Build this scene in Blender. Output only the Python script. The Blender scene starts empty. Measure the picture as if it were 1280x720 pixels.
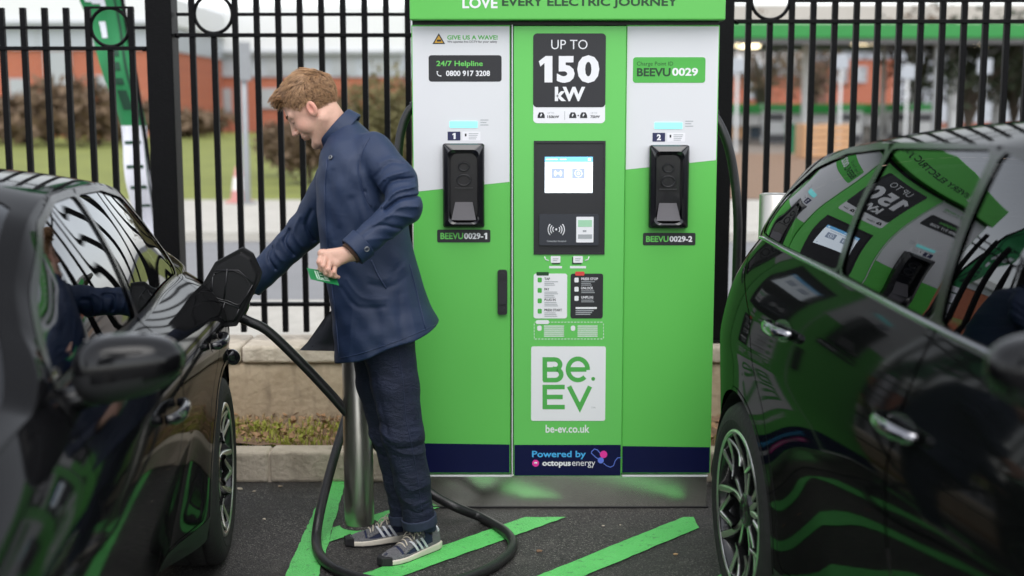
import bpy, bmesh, math, random
import numpy as np
from mathutils import Vector, Matrix
random.seed(7); RNG = np.random.default_rng(7)
scene = bpy.context.scene
COL = scene.collection
# ---------------------------------------------------------------- camera
CAM_H, F_PX, PITCH = 1.6, 1600.0, math.radians(7.83)
cam_d = bpy.data.cameras.new('camera'); cam = bpy.data.objects.new('camera', cam_d); COL.objects.link(cam)
cam.location = (0, 0, CAM_H); cam.rotation_euler = (math.pi/2 - PITCH, 0, 0)
cam_d.sensor_width = 36.0; cam_d.lens = F_PX/1280*36.0
cam_d.clip_start = 0.05; cam_d.clip_end = 2000
cam_d.dof.use_dof = True; cam_d.dof.focus_distance = 4.72; cam_d.dof.aperture_fstop = 1.7
scene.camera = cam
# ---------------------------------------------------------------- world, sun, exposure
SUN_EL, SUN_AZ = math.radians(58), math.radians(172)      # behind the camera
world = bpy.data.worlds.new('World'); scene.world = world; world.use_nodes = True
wn, wl = world.node_tree.nodes, world.node_tree.links
sky = wn.new('ShaderNodeTexSky'); sky.sky_type = 'NISHITA'; sky.sun_disc = False
sky.sun_elevation = SUN_EL; sky.sun_rotation = SUN_AZ
sky.air_density = 1.0; sky.dust_density = 1.0; sky.ozone_density = 1.0
hsv = wn.new('ShaderNodeHueSaturation'); hsv.inputs['Saturation'].default_value = 0.22   # overcast: nearly grey
wl.new(sky.outputs[0], hsv.inputs['Color'])
bg = wn['Background']; bg.inputs['Strength'].default_value = 0.15
wl.new(hsv.outputs[0], bg.inputs['Color'])
sun_d = bpy.data.lights.new('sun', 'SUN'); sun_d.energy = .8; sun_d.angle = math.radians(50); sun_d.color = (1, .97, .93)
sun = bpy.data.objects.new('sun', sun_d); COL.objects.link(sun)
sdir = Vector((math.sin(SUN_AZ)*math.cos(SUN_EL), math.cos(SUN_AZ)*math.cos(SUN_EL), math.sin(SUN_EL)))
sun.rotation_euler = sdir.to_track_quat('Z', 'Y').to_euler(); sun.location = (0, -5, 20)
scene.view_settings.view_transform = 'Standard'; scene.view_settings.look = 'None'
scene.view_settings.exposure = 1.12; scene.view_settings.gamma = 1.0
scene.view_settings.use_curve_mapping = False
scene.render.resolution_x, scene.render.resolution_y = 1024, 576
# ---------------------------------------------------------------- measuring helpers: photo coordinates -> metres
CP, SP = math.cos(PITCH), math.sin(PITCH)
def at(x, y, Y):
    u, v = (x-640)/F_PX, (360-y)/F_PX
    dx, dy, dz = u, CP + v*SP, -SP + v*CP
    t = Y/dy
    return Vector((dx*t, Y, CAM_H + dz*t))
def gr(x, y, z=0.0):
    u, v = (x-640)/F_PX, (360-y)/F_PX
    dx, dy, dz = u, CP + v*SP, -SP + v*CP
    t = (z-CAM_H)/dz
    return Vector((dx*t, dy*t, z))
# ---------------------------------------------------------------- materials
def lin(c):
    return tuple(((v/255)/12.92 if v/255 <= .04045 else ((v/255+.055)/1.055)**2.4) for v in c)
def mat(name, col, rough=.5, metal=0., var=.12, vs=6., bump=0., bs=80., coat=0., spec=.5, emit=None, es=1., sss=0., sheen=0., rvar=0., detail=4.):
    m = bpy.data.materials.new(name); m.use_nodes = True
    n, l = m.node_tree.nodes, m.node_tree.links; p = n['Principled BSDF']
    tc = n.new('ShaderNodeTexCoord')
    nz = n.new('ShaderNodeTexNoise'); nz.inputs['Scale'].default_value = vs; nz.inputs['Detail'].default_value = detail
    l.new(tc.outputs['Object'], nz.inputs['Vector'])
    mx = n.new('ShaderNodeMix'); mx.data_type = 'RGBA'
    c = tuple(col[:3])
    mx.inputs[6].default_value = (*[max(0, v*(1-var)) for v in c], 1)
    mx.inputs[7].default_value = (*[min(1, v*(1+var)) for v in c], 1)
    l.new(nz.outputs['Fac'], mx.inputs[0]); l.new(mx.outputs[2], p.inputs['Base Color'])
    p.inputs['Roughness'].default_value = rough; p.inputs['Metallic'].default_value = metal
    p.inputs['Specular IOR Level'].default_value = spec
    if rvar:
        mr = n.new('ShaderNodeMapRange'); mr.inputs[3].default_value = max(0, rough-rvar); mr.inputs[4].default_value = min(1, rough+rvar)
        l.new(nz.outputs['Fac'], mr.inputs[0]); l.new(mr.outputs[0], p.inputs['Roughness'])
    if coat: p.inputs['Coat Weight'].default_value = coat; p.inputs['Coat Roughness'].default_value = .03
    if sss:
        p.inputs['Subsurface Weight'].default_value = sss; p.inputs['Subsurface Radius'].default_value = (.012, .005, .003); p.inputs['Subsurface Scale'].default_value = .6
    if sheen: p.inputs['Sheen Weight'].default_value = sheen; p.inputs['Sheen Roughness'].default_value = .5
    if emit: p.inputs['Emission Color'].default_value = (*emit, 1); p.inputs['Emission Strength'].default_value = es
    if bump:
        b = n.new('ShaderNodeBump'); b.inputs['Strength'].default_value = bump; b.inputs['Distance'].default_value = .01
        n2 = n.new('ShaderNodeTexNoise'); n2.inputs['Scale'].default_value = bs; n2.inputs['Detail'].default_value = 6
        l.new(tc.outputs['Object'], n2.inputs['Vector']); l.new(n2.outputs['Fac'], b.inputs['Height']); l.new(b.outputs[0], p.inputs['Normal'])
    return m
def bsdf(m): return m.node_tree.nodes['Principled BSDF']
# ---------------------------------------------------------------- mesh helpers
def link(o, parent=None):
    COL.objects.link(o)
    if parent is not None: o.parent = parent
    return o
def mk(name, verts, faces, m, parent=None, smooth=False):
    me = bpy.data.meshes.new(name)
    me.from_pydata([tuple(v) for v in verts], [], [tuple(f) for f in faces]); me.update()
    if m is not None: me.materials.append(m)
    if smooth: me.polygons.foreach_set('use_smooth', [True]*len(me.polygons))
    return link(bpy.data.objects.new(name, me), parent)
def mk_np(name, V, F, m, parent=None, smooth=True):
    me = bpy.data.meshes.new(name); V = np.asarray(V, dtype=np.float32); F = np.asarray(F, dtype=np.int32)
    k = F.shape[1]
    me.vertices.add(len(V)); me.vertices.foreach_set('co', V.ravel())
    me.loops.add(F.size); me.loops.foreach_set('vertex_index', F.ravel())
    me.polygons.add(len(F)); me.polygons.foreach_set('loop_start', np.arange(0, F.size, k, dtype=np.int32))
    me.polygons.foreach_set('loop_total', np.full(len(F), k, dtype=np.int32))
    me.update(calc_edges=True); me.validate()
    if smooth: me.polygons.foreach_set('use_smooth', np.ones(len(me.polygons), dtype=bool))
    if m is not None: me.materials.append(m)
    return link(bpy.data.objects.new(name, me), parent)
def from_bm(name, bm, m, parent=None, smooth=False):
    me = bpy.data.meshes.new(name); bm.to_mesh(me); bm.free()
    if m is not None: me.materials.append(m)
    if smooth: me.polygons.foreach_set('use_smooth', [True]*len(me.polygons))
    return link(bpy.data.objects.new(name, me), parent)
def inst(o, parent=None, loc=None):
    c = o.copy(); COL.objects.link(c)
    if parent is not None: c.parent = parent
    if loc is not None: c.location = loc
    return c
def box_bm(x0, x1, y0, y1, z0, z1, bevel=0., seg=2):
    bm = bmesh.new()
    r = bmesh.ops.create_cube(bm, size=1)
    for v in bm.verts:
        v.co = Vector(((x0+x1)/2+v.co.x*(x1-x0), (y0+y1)/2+v.co.y*(y1-y0), (z0+z1)/2+v.co.z*(z1-z0)))
    if bevel: bmesh.ops.bevel(bm, geom=list(bm.edges), offset=bevel, segments=seg, profile=.5, affect='EDGES')
    return bm
def box(name, x0, x1, y0, y1, z0, z1, m, parent=None, bevel=0., seg=2):
    return from_bm(name, box_bm(x0, x1, y0, y1, z0, z1, bevel, seg), m, parent)
def empty(name, loc=(0, 0, 0), rz=0, label=None, cat=None, group=None):
    o = bpy.data.objects.new(name, None); COL.objects.link(o); o.location = loc; o.rotation_euler = (0, 0, rz); o.empty_display_size = .1
    return tag(o, label, cat, group)
def tag(o, label=None, cat=None, group=None, kind=None):
    if label: o['label'] = label
    if cat: o['category'] = cat
    if group: o['group'] = group
    if kind: o['kind'] = kind
    return o
def catmull(pts, n=8):
    P = [Vector(p) for p in pts]; P = [2*P[0]-P[1]]+P+[2*P[-1]-P[-2]]; out = []
    for i in range(1, len(P)-2):
        a, b, c, d = P[i-1:i+3]
        for k in range(n):
            t = k/n
            out.append(.5*((2*b)+(c-a)*t+(2*a-5*b+4*c-d)*t*t+(3*b-a-3*c+d)*t**3))
    out.append(P[-2]); return out
def tube_vf(pts, r, n=10, caps=True):
    P = [Vector(p) for p in pts]; N = len(P)
    rr = r if hasattr(r, '__len__') else [r]*N
    t0 = (P[1]-P[0]).normalized(); up = Vector((0, 0, 1)) if abs(t0.z) < .9 else Vector((1, 0, 0))
    nrm = t0.cross(up).normalized(); V, F = [], []
    for i in range(N):
        t = (P[min(i+1, N-1)]-P[max(i-1, 0)]).normalized()
        nrm = (nrm - t*nrm.dot(t)).normalized(); b = t.cross(nrm)
        for k in range(n):
            a = 2*math.pi*k/n; V.append(P[i]+(nrm*math.cos(a)+b*math.sin(a))*rr[i])
    for i in range(N-1):
        for k in range(n):
            F.append((i*n+k, i*n+(k+1) % n, (i+1)*n+(k+1) % n, (i+1)*n+k))
    if caps: F += [tuple(range(n-1, -1, -1)), tuple(range((N-1)*n, N*n))]
    return V, F
def tube(name, pts, r, m, parent=None, n=10, smooth=True):
    V, F = tube_vf(pts, r, n); return mk(name, V, F, m, parent, smooth)
def lathe_vf(prof, n=32, axis='z'):
    V, F = [], []
    for (r, h) in prof:
        for k in range(n):
            a = 2*math.pi*k/n; c, s = r*math.cos(a), r*math.sin(a)
            V.append((c, s, h) if axis == 'z' else (h, c, s))
    for i in range(len(prof)-1):
        for k in range(n):
            F.append((i*n+k, i*n+(k+1) % n, (i+1)*n+(k+1) % n, (i+1)*n+k))
    return V, F
def rrect(x0, x1, z0, z1, r, n=5):
    out = []
    for cx, cz, a0 in ((x1-r, z1-r, 0), (x0+r, z1-r, 90), (x0+r, z0+r, 180), (x1-r, z0+r, 270)):
        for k in range(n+1):
            a = math.radians(a0+90*k/n); out.append((cx+r*math.cos(a), cz+r*math.sin(a)))
    return out
def plate(name, poly, y, t, m, parent=None):
    """flat plate in the XZ plane, front face at y-t (towards the camera), back at y"""
    n = len(poly)
    V = [(x, y-t, z) for x, z in poly]+[(x, y, z) for x, z in poly]
    F = [tuple(range(n-1, -1, -1)), tuple(range(n, 2*n))]+[(k, (k+1) % n, n+(k+1) % n, n+k) for k in range(n)]
    F = [tuple(reversed(f)) for f in F]
    return mk(name, V, F, m, parent)
_tc = {}
def text_mesh(s, bold, spacing=1.0):
    key = (s, bold, spacing)
    if key in _tc: return _tc[key]
    cu = bpy.data.curves.new('t', 'FONT'); cu.body = s; cu.size = 1; cu.offset = bold; cu.space_character = spacing; cu.resolution_u = 3
    o = bpy.data.objects.new('t', cu); COL.objects.link(o); bpy.context.view_layer.update()
    dg = bpy.context.evaluated_depsgraph_get(); me = bpy.data.meshes.new_from_object(o.evaluated_get(dg))
    V = np.array([v.co[:] for v in me.vertices]); F = [tuple(p.vertices) for p in me.polygons]
    bpy.data.objects.remove(o); bpy.data.curves.remove(cu); bpy.data.meshes.remove(me)
    _tc[key] = (V, F); return V, F
def text(name, s, x0, x1, z0, z1, y, m, parent, bold=.0, spacing=1.0, rot=0.):
    V, F = text_mesh(s, bold, spacing); lo, hi = V.min(0), V.max(0)
    X = x0+(V[:, 0]-lo[0])/(hi[0]-lo[0])*(x1-x0); Z = z0+(V[:, 1]-lo[1])/(hi[1]-lo[1])*(z1-z0)
    return mk(name, [(a, y, b) for a, b in zip(X, Z)], F, m, parent)
# ---------------------------------------------------------------- signed-distance sculpting (people, soft shapes)
def smin(a, b, k):
    h = np.clip(.5+.5*(b-a)/k, 0, 1); return b*(1-h)+a*h-k*h*(1-h)
def smax(a, b, k): return -smin(-a, -b, k)
def v3(p): return np.array([p[0], p[1], p[2]], dtype=np.float64)
def cone(P, a, b, ra, rb):
    a, b = v3(a), v3(b); ba = b-a; pa = P-a
    t = np.clip(pa@ba/ba.dot(ba), 0, 1)
    return np.sqrt(((pa-t[:, None]*ba)**2).sum(1))-(ra+(rb-ra)*t)
def chain(P, pts, rs, k=.02):
    d = None
    for i in range(len(pts)-1):
        c = cone(P, pts[i], pts[i+1], rs[i], rs[i+1]); d = c if d is None else smin(d, c, k)
    return d
def ell(P, c, r):
    q = (P-v3(c))/v3(r); k0 = np.sqrt((q**2).sum(1))+1e-9; k1 = np.sqrt(((q/v3(r))**2).sum(1))+1e-9
    return k0*(k0-1)/k1
def sdf_mesh(f, lo, hi, h, pad=.02):
    lo, hi = np.array(lo, float), np.array(hi, float)
    n = np.ceil((hi-lo)/h).astype(int)+1; B = 5; n = ((n+B-1)//B)*B
    nb = n//B
    ax = [lo[i]+(np.arange(nb[i])*B+(B-1)/2)*h for i in range(3)]
    C = np.stack(np.meshgrid(*ax, indexing='ij'), -1).reshape(-1, 3); dc = f(C)
    near = np.abs(dc) < B*h*.9+pad
    G = np.repeat(np.repeat(np.repeat(dc.reshape(nb), B, 0), B, 1), B, 2)
    idx = np.argwhere(near.reshape(nb)); off = np.stack(np.meshgrid(*[np.arange(B)]*3, indexing='ij'), -1).reshape(-1, 3)
    for s in range(0, len(idx), 8000):
        I = (idx[s:s+8000, None, :]*B+off[None]).reshape(-1, 3)
        G[I[:, 0], I[:, 1], I[:, 2]] = f(lo+I*h)
    ins = G < 0
    nx, ny, nz = n
    cs = np.zeros((nx-1, ny-1, nz-1), np.int8)
    for dx in (0, 1):
        for dy in (0, 1):
            for dz in (0, 1): cs += ins[dx:nx-1+dx, dy:ny-1+dy, dz:nz-1+dz]
    cells = np.argwhere((cs > 0) & (cs < 8)); vid = np.full(cs.shape, -1, np.int32); vid[tuple(cells.T)] = np.arange(len(cells))
    acc = np.zeros((len(cells), 3)); cnt = np.zeros(len(cells))
    for axis in range(3):
        o1, o2 = [a for a in range(3) if a != axis]
        for a in (0, 1):
            for b in (0, 1):
                p = cells.copy(); p[:, o1] += a; p[:, o2] += b; q = p.copy(); q[:, axis] += 1
                ga, gb = G[tuple(p.T)], G[tuple(q.T)]; cr = (ga < 0) != (gb < 0)
                t = np.where(cr, ga/(ga-gb+1e-20), 0)
                pos = p.astype(float); pos[:, axis] += t
                acc[cr] += pos[cr]; cnt[cr] += 1
    V = lo+acc/cnt[:, None]*h
    Fs = []
    for axis in range(3):
        o1, o2 = (axis+1) % 3, (axis+2) % 3
        sl = [slice(None)]*3; sl2 = [slice(None)]*3; sl[axis] = slice(0, n[axis]-1); sl2[axis] = slice(1, n[axis])
        a, b = ins[tuple(sl)], ins[tuple(sl2)]
        E = np.argwhere(a != b); E = E[(E[:, o1] > 0) & (E[:, o2] > 0) & (E[:, o1] < n[o1]-1) & (E[:, o2] < n[o2]-1)]
        flip = a[tuple(E.T)]
        def c(d1, d2):
            q = E.copy(); q[:, o1] -= d1; q[:, o2] -= d2; return vid[tuple(q.T)]
        Q = np.stack([c(1, 1), c(0, 1), c(0, 0), c(1, 0)], 1)
        Q[~flip] = Q[~flip][:, ::-1]
        Fs.append(Q)
    return V, np.concatenate(Fs)
def sculpt(name, f, lo, hi, h, m, parent=None):
    V, F = sdf_mesh(f, lo, hi, h); return mk_np(name, V, F, m, parent)
# ================================================================ MATERIALS OF THE SETTING
def asphalt_mat():
    m = bpy.data.materials.new('asphalt'); m.use_nodes = True; n, l = m.node_tree.nodes, m.node_tree.links; p = n['Principled BSDF']
    tc = n.new('ShaderNodeTexCoord')
    vo = n.new('ShaderNodeTexVoronoi'); vo.inputs['Scale'].default_value = 240; l.new(tc.outputs['Object'], vo.inputs['Vector'])
    sep = n.new('ShaderNodeSeparateColor'); l.new(vo.outputs['Color'], sep.inputs[0])
    cr = n.new('ShaderNodeValToRGB'); e = cr.color_ramp.elements
    e[0].position = 0; e[0].color = (.012, .0115, .0115, 1); e[1].position = 1; e[1].color = (.16, .15, .14, 1)
    for pos, c in ((.5, (.026, .0245, .024, 1)), (.88, (.062, .057, .053, 1))):
        k = e.new(pos); k.color = c
    l.new(sep.outputs[0], cr.inputs[0])
    n1 = n.new('ShaderNodeTexNoise'); n1.inputs['Scale'].default_value = 1.7; n1.inputs['Detail'].default_value = 7; n1.inputs['Roughness'].default_value = .65
    l.new(tc.outputs['Object'], n1.inputs['Vector'])
    mr = n.new('ShaderNodeMapRange'); mr.inputs[1].default_value = .35; mr.inputs[2].default_value = .68; mr.inputs[3].default_value = .6; mr.inputs[4].default_value = 1.8
    l.new(n1.outputs['Fac'], mr.inputs[0])
    mu = n.new('ShaderNodeMix'); mu.data_type = 'RGBA'; mu.blend_type = 'MULTIPLY'; mu.inputs[0].default_value = 1
    l.new(cr.outputs[0], mu.inputs[6]); l.new(mr.outputs[0], mu.inputs[7])
    # pale dusty stains
    n3 = n.new('ShaderNodeTexNoise'); n3.inputs['Scale'].default_value = 5.5; n3.inputs['Detail'].default_value = 9; l.new(tc.outputs['Object'], n3.inputs['Vector'])
    m3 = n.new('ShaderNodeMapRange'); m3.inputs[1].default_value = .60; m3.inputs[2].default_value = .78; m3.inputs[4].default_value = .45; l.new(n3.outputs['Fac'], m3.inputs[0])
    mx = n.new('ShaderNodeMix'); mx.data_type = 'RGBA'; mx.inputs[7].default_value = (.16, .15, .135, 1)
    l.new(m3.outputs[0], mx.inputs[0]); l.new(mu.outputs[2], mx.inputs[6]); l.new(mx.outputs[2], p.inputs['Base Color'])
    r = n.new('ShaderNodeMapRange'); r.inputs[1].default_value = .3; r.inputs[2].default_value = .7; r.inputs[3].default_value = .38; r.inputs[4].default_value = .8
    l.new(n1.outputs['Fac'], r.inputs[0]); l.new(r.outputs[0], p.inputs['Roughness'])
    b = n.new('ShaderNodeBump'); b.inputs['Strength'].default_value = .9; b.inputs['Distance'].default_value = .004
    l.new(vo.outputs['Distance'], b.inputs['Height']); l.new(b.outputs[0], p.inputs['Normal'])
    return m
def paint_mat():
    m = bpy.data.materials.new('green_road_paint'); m.use_nodes = True; n, l = m.node_tree.nodes, m.node_tree.links; p = n['Principled BSDF']
    tc = n.new('ShaderNodeTexCoord')
    a = n.new('ShaderNodeTexNoise'); a.inputs['Scale'].default_value = 6; a.inputs['Detail'].default_value = 8; l.new(tc.outputs['Object'], a.inputs['Vector'])
    v = n.new('ShaderNodeTexVoronoi'); v.inputs['Scale'].default_value = 130; l.new(tc.outputs['Object'], v.inputs['Vector'])
    c1 = n.new('ShaderNodeMix'); c1.data_type = 'RGBA'; c1.inputs[6].default_value = (.065, .44, .085, 1); c1.inputs[7].default_value = (.16, .68, .18, 1)
    l.new(a.outputs['Fac'], c1.inputs[0])
    w = n.new('ShaderNodeTexNoise'); w.inputs['Scale'].default_value = 38; w.inputs['Detail'].default_value = 10; w.inputs['Roughness'].default_value = .7; l.new(tc.outputs['Object'], w.inputs['Vector'])
    mr = n.new('ShaderNodeMapRange'); mr.inputs[1].default_value = .57; mr.inputs[2].default_value = .70; mr.inputs[4].default_value = .9; l.new(w.outputs['Fac'], mr.inputs[0])
    c2 = n.new('ShaderNodeMix'); c2.data_type = 'RGBA'; c2.inputs[7].default_value = (.035, .07, .035, 1); l.new(mr.outputs[0], c2.inputs[0]); l.new(c1.outputs[2], c2.inputs[6])
    l.new(c2.outputs[2], p.inputs['Base Color']); p.inputs['Roughness'].default_value = .5
    b = n.new('ShaderNodeBump'); b.inputs['Strength'].default_value = .8; b.inputs['Distance'].default_value = .004; l.new(v.outputs['Distance'], b.inputs['Height']); l.new(b.outputs[0], p.inputs['Normal'])
    return m
def concrete_mat(name, c0, c1, stain=(.10, .085, .06), amt=.6, bs=45):
    m = bpy.data.materials.new(name); m.use_nodes = True; n, l = m.node_tree.nodes, m.node_tree.links; p = n['Principled BSDF']
    tc = n.new('ShaderNodeTexCoord')
    a = n.new('ShaderNodeTexNoise'); a.inputs['Scale'].default_value = 3; a.inputs['Detail'].default_value = 9; a.inputs['Roughness'].default_value = .7; l.new(tc.outputs['Object'], a.inputs['Vector'])
    r = n.new('ShaderNodeMapRange'); r.inputs[1].default_value = .3; r.inputs[2].default_value = .7; l.new(a.outputs['Fac'], r.inputs[0])
    c = n.new('ShaderNodeMix'); c.data_type = 'RGBA'; c.inputs[6].default_value = (*c0, 1); c.inputs[7].default_value = (*c1, 1); l.new(r.outputs[0], c.inputs[0])
    b = n.new('ShaderNodeTexNoise'); b.inputs['Scale'].default_value = 14; b.inputs['Detail'].default_value = 8
    mp = n.new('ShaderNodeMapping'); mp.inputs['Scale'].default_value = (1, 1, .35); l.new(tc.outputs['Object'], mp.inputs[0]); l.new(mp.outputs[0], b.inputs['Vector'])
    r2 = n.new('ShaderNodeMapRange'); r2.inputs[1].default_value = .52; r2.inputs[2].default_value = .74; r2.inputs[4].default_value = amt; l.new(b.outputs['Fac'], r2.inputs[0])
    c2 = n.new('ShaderNodeMix'); c2.data_type = 'RGBA'; c2.inputs[7].default_value = (*stain, 1); l.new(r2.outputs[0], c2.inputs[0]); l.new(c.outputs[2], c2.inputs[6])
    l.new(c2.outputs[2], p.inputs['Base Color']); p.inputs['Roughness'].default_value = .85
    w = n.new('ShaderNodeTexNoise'); w.inputs['Scale'].default_value = bs; w.inputs['Detail'].default_value = 8; l.new(tc.outputs['Object'], w.inputs['Vector'])
    bp = n.new('ShaderNodeBump'); bp.inputs['Strength'].default_value = .6; bp.inputs['Distance'].default_value = .012; l.new(w.outputs['Fac'], bp.inputs['Height']); l.new(bp.outputs[0], p.inputs['Normal'])
    return m
M = {}
M['asphalt'] = asphalt_mat(); M['paint'] = paint_mat()
M['kerb'] = concrete_mat('kerb_concrete', (.40, .335, .26), (.56, .485, .39), (.20, .165, .12), .5)
M['wall'] = concrete_mat('wall_concrete', (.33, .25, .165), (.49, .395, .285), (.13, .095, .065), .7, 30)
M['coping'] = concrete_mat('coping_concrete', (.48, .41, .32), (.62, .55, .46), (.24, .19, .14), .55)
M['paving'] = concrete_mat('pavement_concrete', (.38, .36, .32), (.50, .48, .43), (.25, .23, .2), .4)
M['road'] = mat('far_road', (.20, .20, .205), .8, var=.15, vs=1.5, bump=.3)
M['soil'] = mat('soil', (.20, .125, .078), .95, var=.5, vs=14, bump=1., bs=40)
M['lawn'] = mat('lawn', (.17, .19, .035), .95, var=.5, vs=.9, bump=.5, bs=20)
M['blade'] = mat('grass_blade', (.27, .28, .04), .7, var=.5, vs=9)
M['leaf_l'] = mat('fallen_leaf', (.30, .17, .085), .8, var=.5, vs=20)
M['straw'] = mat('dry_grass', (.38, .26, .13), .8, var=.4, vs=9)
M['black_metal'] = mat('black_fence_paint', (.0028, .0028, .0034), .5, spec=.12, var=.3, vs=20, bump=.15, bs=120)
M['steel'] = mat('brushed_steel', (.56, .55, .52), .28, 1.0, var=.1, vs=5, rvar=.06)
# ================================================================ GROUND
g = mk('ground', [(-400, -300, 0), (400, -300, 0), (400, 700, 0), (-400, 700, 0)], [(0, 1, 2, 3)], M['asphalt']); tag(g, kind='structure')
def clip_half(poly, a, b):      # keep the part left of line a->b (2D)
    out = []
    def sd(p): return (b[0]-a[0])*(p[1]-a[1])-(b[1]-a[1])*(p[0]-a[0])
    for i in range(len(poly)):
        p, q = poly[i], poly[(i+1) % len(poly)]; dp, dq = sd(p), sd(q)
        if dp >= 0: out.append(p)
        if (dp >= 0) != (dq >= 0):
            t = dp/(dp-dq); out.append((p[0]+(q[0]-p[0])*t, p[1]+(q[1]-p[1])*t))
    return out
def marking(poly, z=.004):
    # subdivided outline with slightly uneven edges, as rolled-on paint has
    out = []
    for i in range(len(poly)):
        p, q = Vector(poly[i]), Vector(poly[(i+1) % len(poly)]); L = (q-p).length; k = max(1, int(L/.03)); nn = Vector((-(q-p).y, (q-p).x)).normalized()
        for j in range(k):
            c = p+(q-p)*j/k
            if j: c += nn*random.uniform(-.0028, .0028)
            out.append((c.x, c.y, z))
    mk('painted_stripe', out, [tuple(range(len(out)))], M['paint'], g)
# border line along the left bay, then diagonal hatching between it and the charger
b0, b1, b2, b3 = gr(411, 598), gr(357, 720), gr(398.5, 720), gr(434, 598)
e1 = b1+(b1-b0)*1.6; e2 = b2+(b2-b3)*1.6
marking([tuple(b0.xy), tuple(e1.xy), tuple(e2.xy), tuple(b3.xy)])
s_up = (gr(858, 646), gr(674.5, 720)); s_lo = gr(735.5, 719)
dirv = Vector(((s_up[0]-s_up[1]).x, (s_up[0]-s_up[1]).y)).normalized(); perp = Vector((dirv.y, -dirv.x))
wid = abs((s_lo.xy-s_up[1].xy).dot(perp)); base = s_up[0].xy.dot(perp)
p1 = gr(658, 647).xy.dot(perp); pitch_s = base-p1
ins = Vector((e2.x-b3.x, e2.y-b3.y))
back = gr(700, 647.5).y
for k in range(-3, 5):
    o = base+pitch_s*k
    if k == -3: continue
    cen = perp*o
    A, Bq = cen-dirv*6, cen+dirv*6
    poly = [tuple(A), tuple(A+perp*wid), tuple(Bq+perp*wid), tuple(Bq)]
    if sum((poly[i][0]*poly[(i+1) % 4][1]-poly[(i+1) % 4][0]*poly[i][1]) for i in range(4)) < 0: poly.reverse()
    # right of the border
    bl0, bl1 = (b3.x+.002, b3.y), (e2.x+.002, e2.y)
    poly = clip_half(poly, bl0, bl1)
    lim = back if k > -2 else 5.28
    poly = clip_half(poly, (1, lim), (-1, lim)) if poly else poly
    poly = clip_half(poly, (.95, -3), (.72, 5)) if poly else poly
    poly = clip_half(poly, (-3, 1.0), (3, 1.0)) if poly else poly
    if len(poly) >= 3: marking(poly, .0045)
# fallen debris on the tarmac
for k, (px_, py_, r, mname) in enumerate(((673, 690, .012, 'soil'), (754, 658, .006, 'coping'), (775, 657, .005, 'coping'), (844, 694, .010, 'straw'), (515, 700, .006, 'coping'), (330, 650, .008, 'coping'), (300, 612, .012, 'coping'), (350, 609, .010, 'wall'), (318, 615, .009, 'kerb'))):
    p = gr(px_, py_); bm = bmesh.new(); bmesh.ops.create_icosphere(bm, subdivisions=1, radius=r)
    for v in bm.verts: v.co = Vector((v.co.x*random.uniform(.6, 1.5), v.co.y*random.uniform(.5, 1), max(-.2*r, v.co.z*.5))) + Vector((p.x, p.y, .002+.2*r))
    o = from_bm('pebble', bm, M[mname], g)
# ================================================================ KERB, VERGE, WALL
KY, KZ = 5.41, .137
kerb = mk('kerb', [(-6.5, KY+.01, 0), (6.5, KY+.01, 0), (6.5, KY+.12, 0), (-6.5, KY+.12, 0), (-6.5, KY+.01, KZ-.012), (6.5, KY+.01, KZ-.012), (6.5, KY+.12, KZ-.012), (-6.5, KY+.12, KZ-.012)],
          [(3, 2, 1, 0), (4, 5, 6, 7), (0, 1, 5, 4), (1, 2, 6, 5), (2, 3, 7, 6), (3, 0, 4, 7)], M['kerb']); tag(kerb, kind='structure')
k0 = None
for i in range(14):
    x = -6.4+i*.915+.31
    if k0 is None:
        k0 = box('kerb_stone', -.4545, .4545, -.062, .062, 0, KZ, M['kerb'], kerb, .014, 3); k0.location = (x, KY+.062, random.uniform(-.003, .002))
    else: inst(k0, kerb, (x, KY+.062, random.uniform(-.004, .003)))
WY0, WY1, WZ = 6.06, 6.36, .487
nx, ny = 220, 22; V = []
for j in range(ny+1):
    for i in range(nx+1):
        x = -6.5+13*i/nx; y = KY+.11+(WY0+.05-KY-.11)*j/ny
        V.append((x, y, KZ-.02+.03*math.sin(x*3.1+y*5)*math.sin(x*1.3)+random.uniform(-.008, .012)))
verge = mk('verge', V, [(j*(nx+1)+i, j*(nx+1)+i+1, (j+1)*(nx+1)+i+1, (j+1)*(nx+1)+i) for j in range(ny) for i in range(nx)], M['soil'], None, True); tag(verge, kind='structure')
def blades(name, n, area, zf, hmin, hmax, m, w=.004):
    V, F = [], []
    for _ in range(n):
        x, y = area(); z = zf; h = random.uniform(hmin, hmax); a = random.uniform(0, 6.28); lean = random.uniform(.2, 1.1)*h; ww = w*random.uniform(.6, 1.4)
        dx, dy = math.cos(a), math.sin(a); b = len(V)
        V += [(x-dy*ww, y+dx*ww, z-.01), (x+dy*ww, y-dx*ww, z-.01), (x+dx*lean*.4+dy*ww*.7, y+dy*lean*.4-dx*ww*.7, z+h*.6), (x+dx*lean*.4-dy*ww*.7, y+dy*lean*.4+dx*ww*.7, z+h*.6), (x+dx*lean, y+dy*lean, z+h*.85)]
        F += [(b, b+1, b+2, b+3), (b+3, b+2, b+4)]
    return mk(name, V, F, m)
tufts = [(random.uniform(-6, 5), random.uniform(KY+.18, WY0-.12), random.uniform(.03, .12)) for _ in range(190)] + [(at(p, 540, 5.7).x, 5.66+random.uniform(-.15, .2), .09) for p in (300, 318, 335, 352, 356, 361, 372, 385, 398)]
def tuft_area():
    t = random.choice(tufts); return (random.gauss(t[0], t[2]), min(WY0-.01, max(KY+.13, random.gauss(t[1], t[2]*.6))))
gs = blades('grass', 7000, tuft_area, KZ, .008, .026, M['blade'], .005); tag(gs, 'short green grass in clumps on the soil verge', 'grass', kind='stuff')
V, F = [], []
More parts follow.
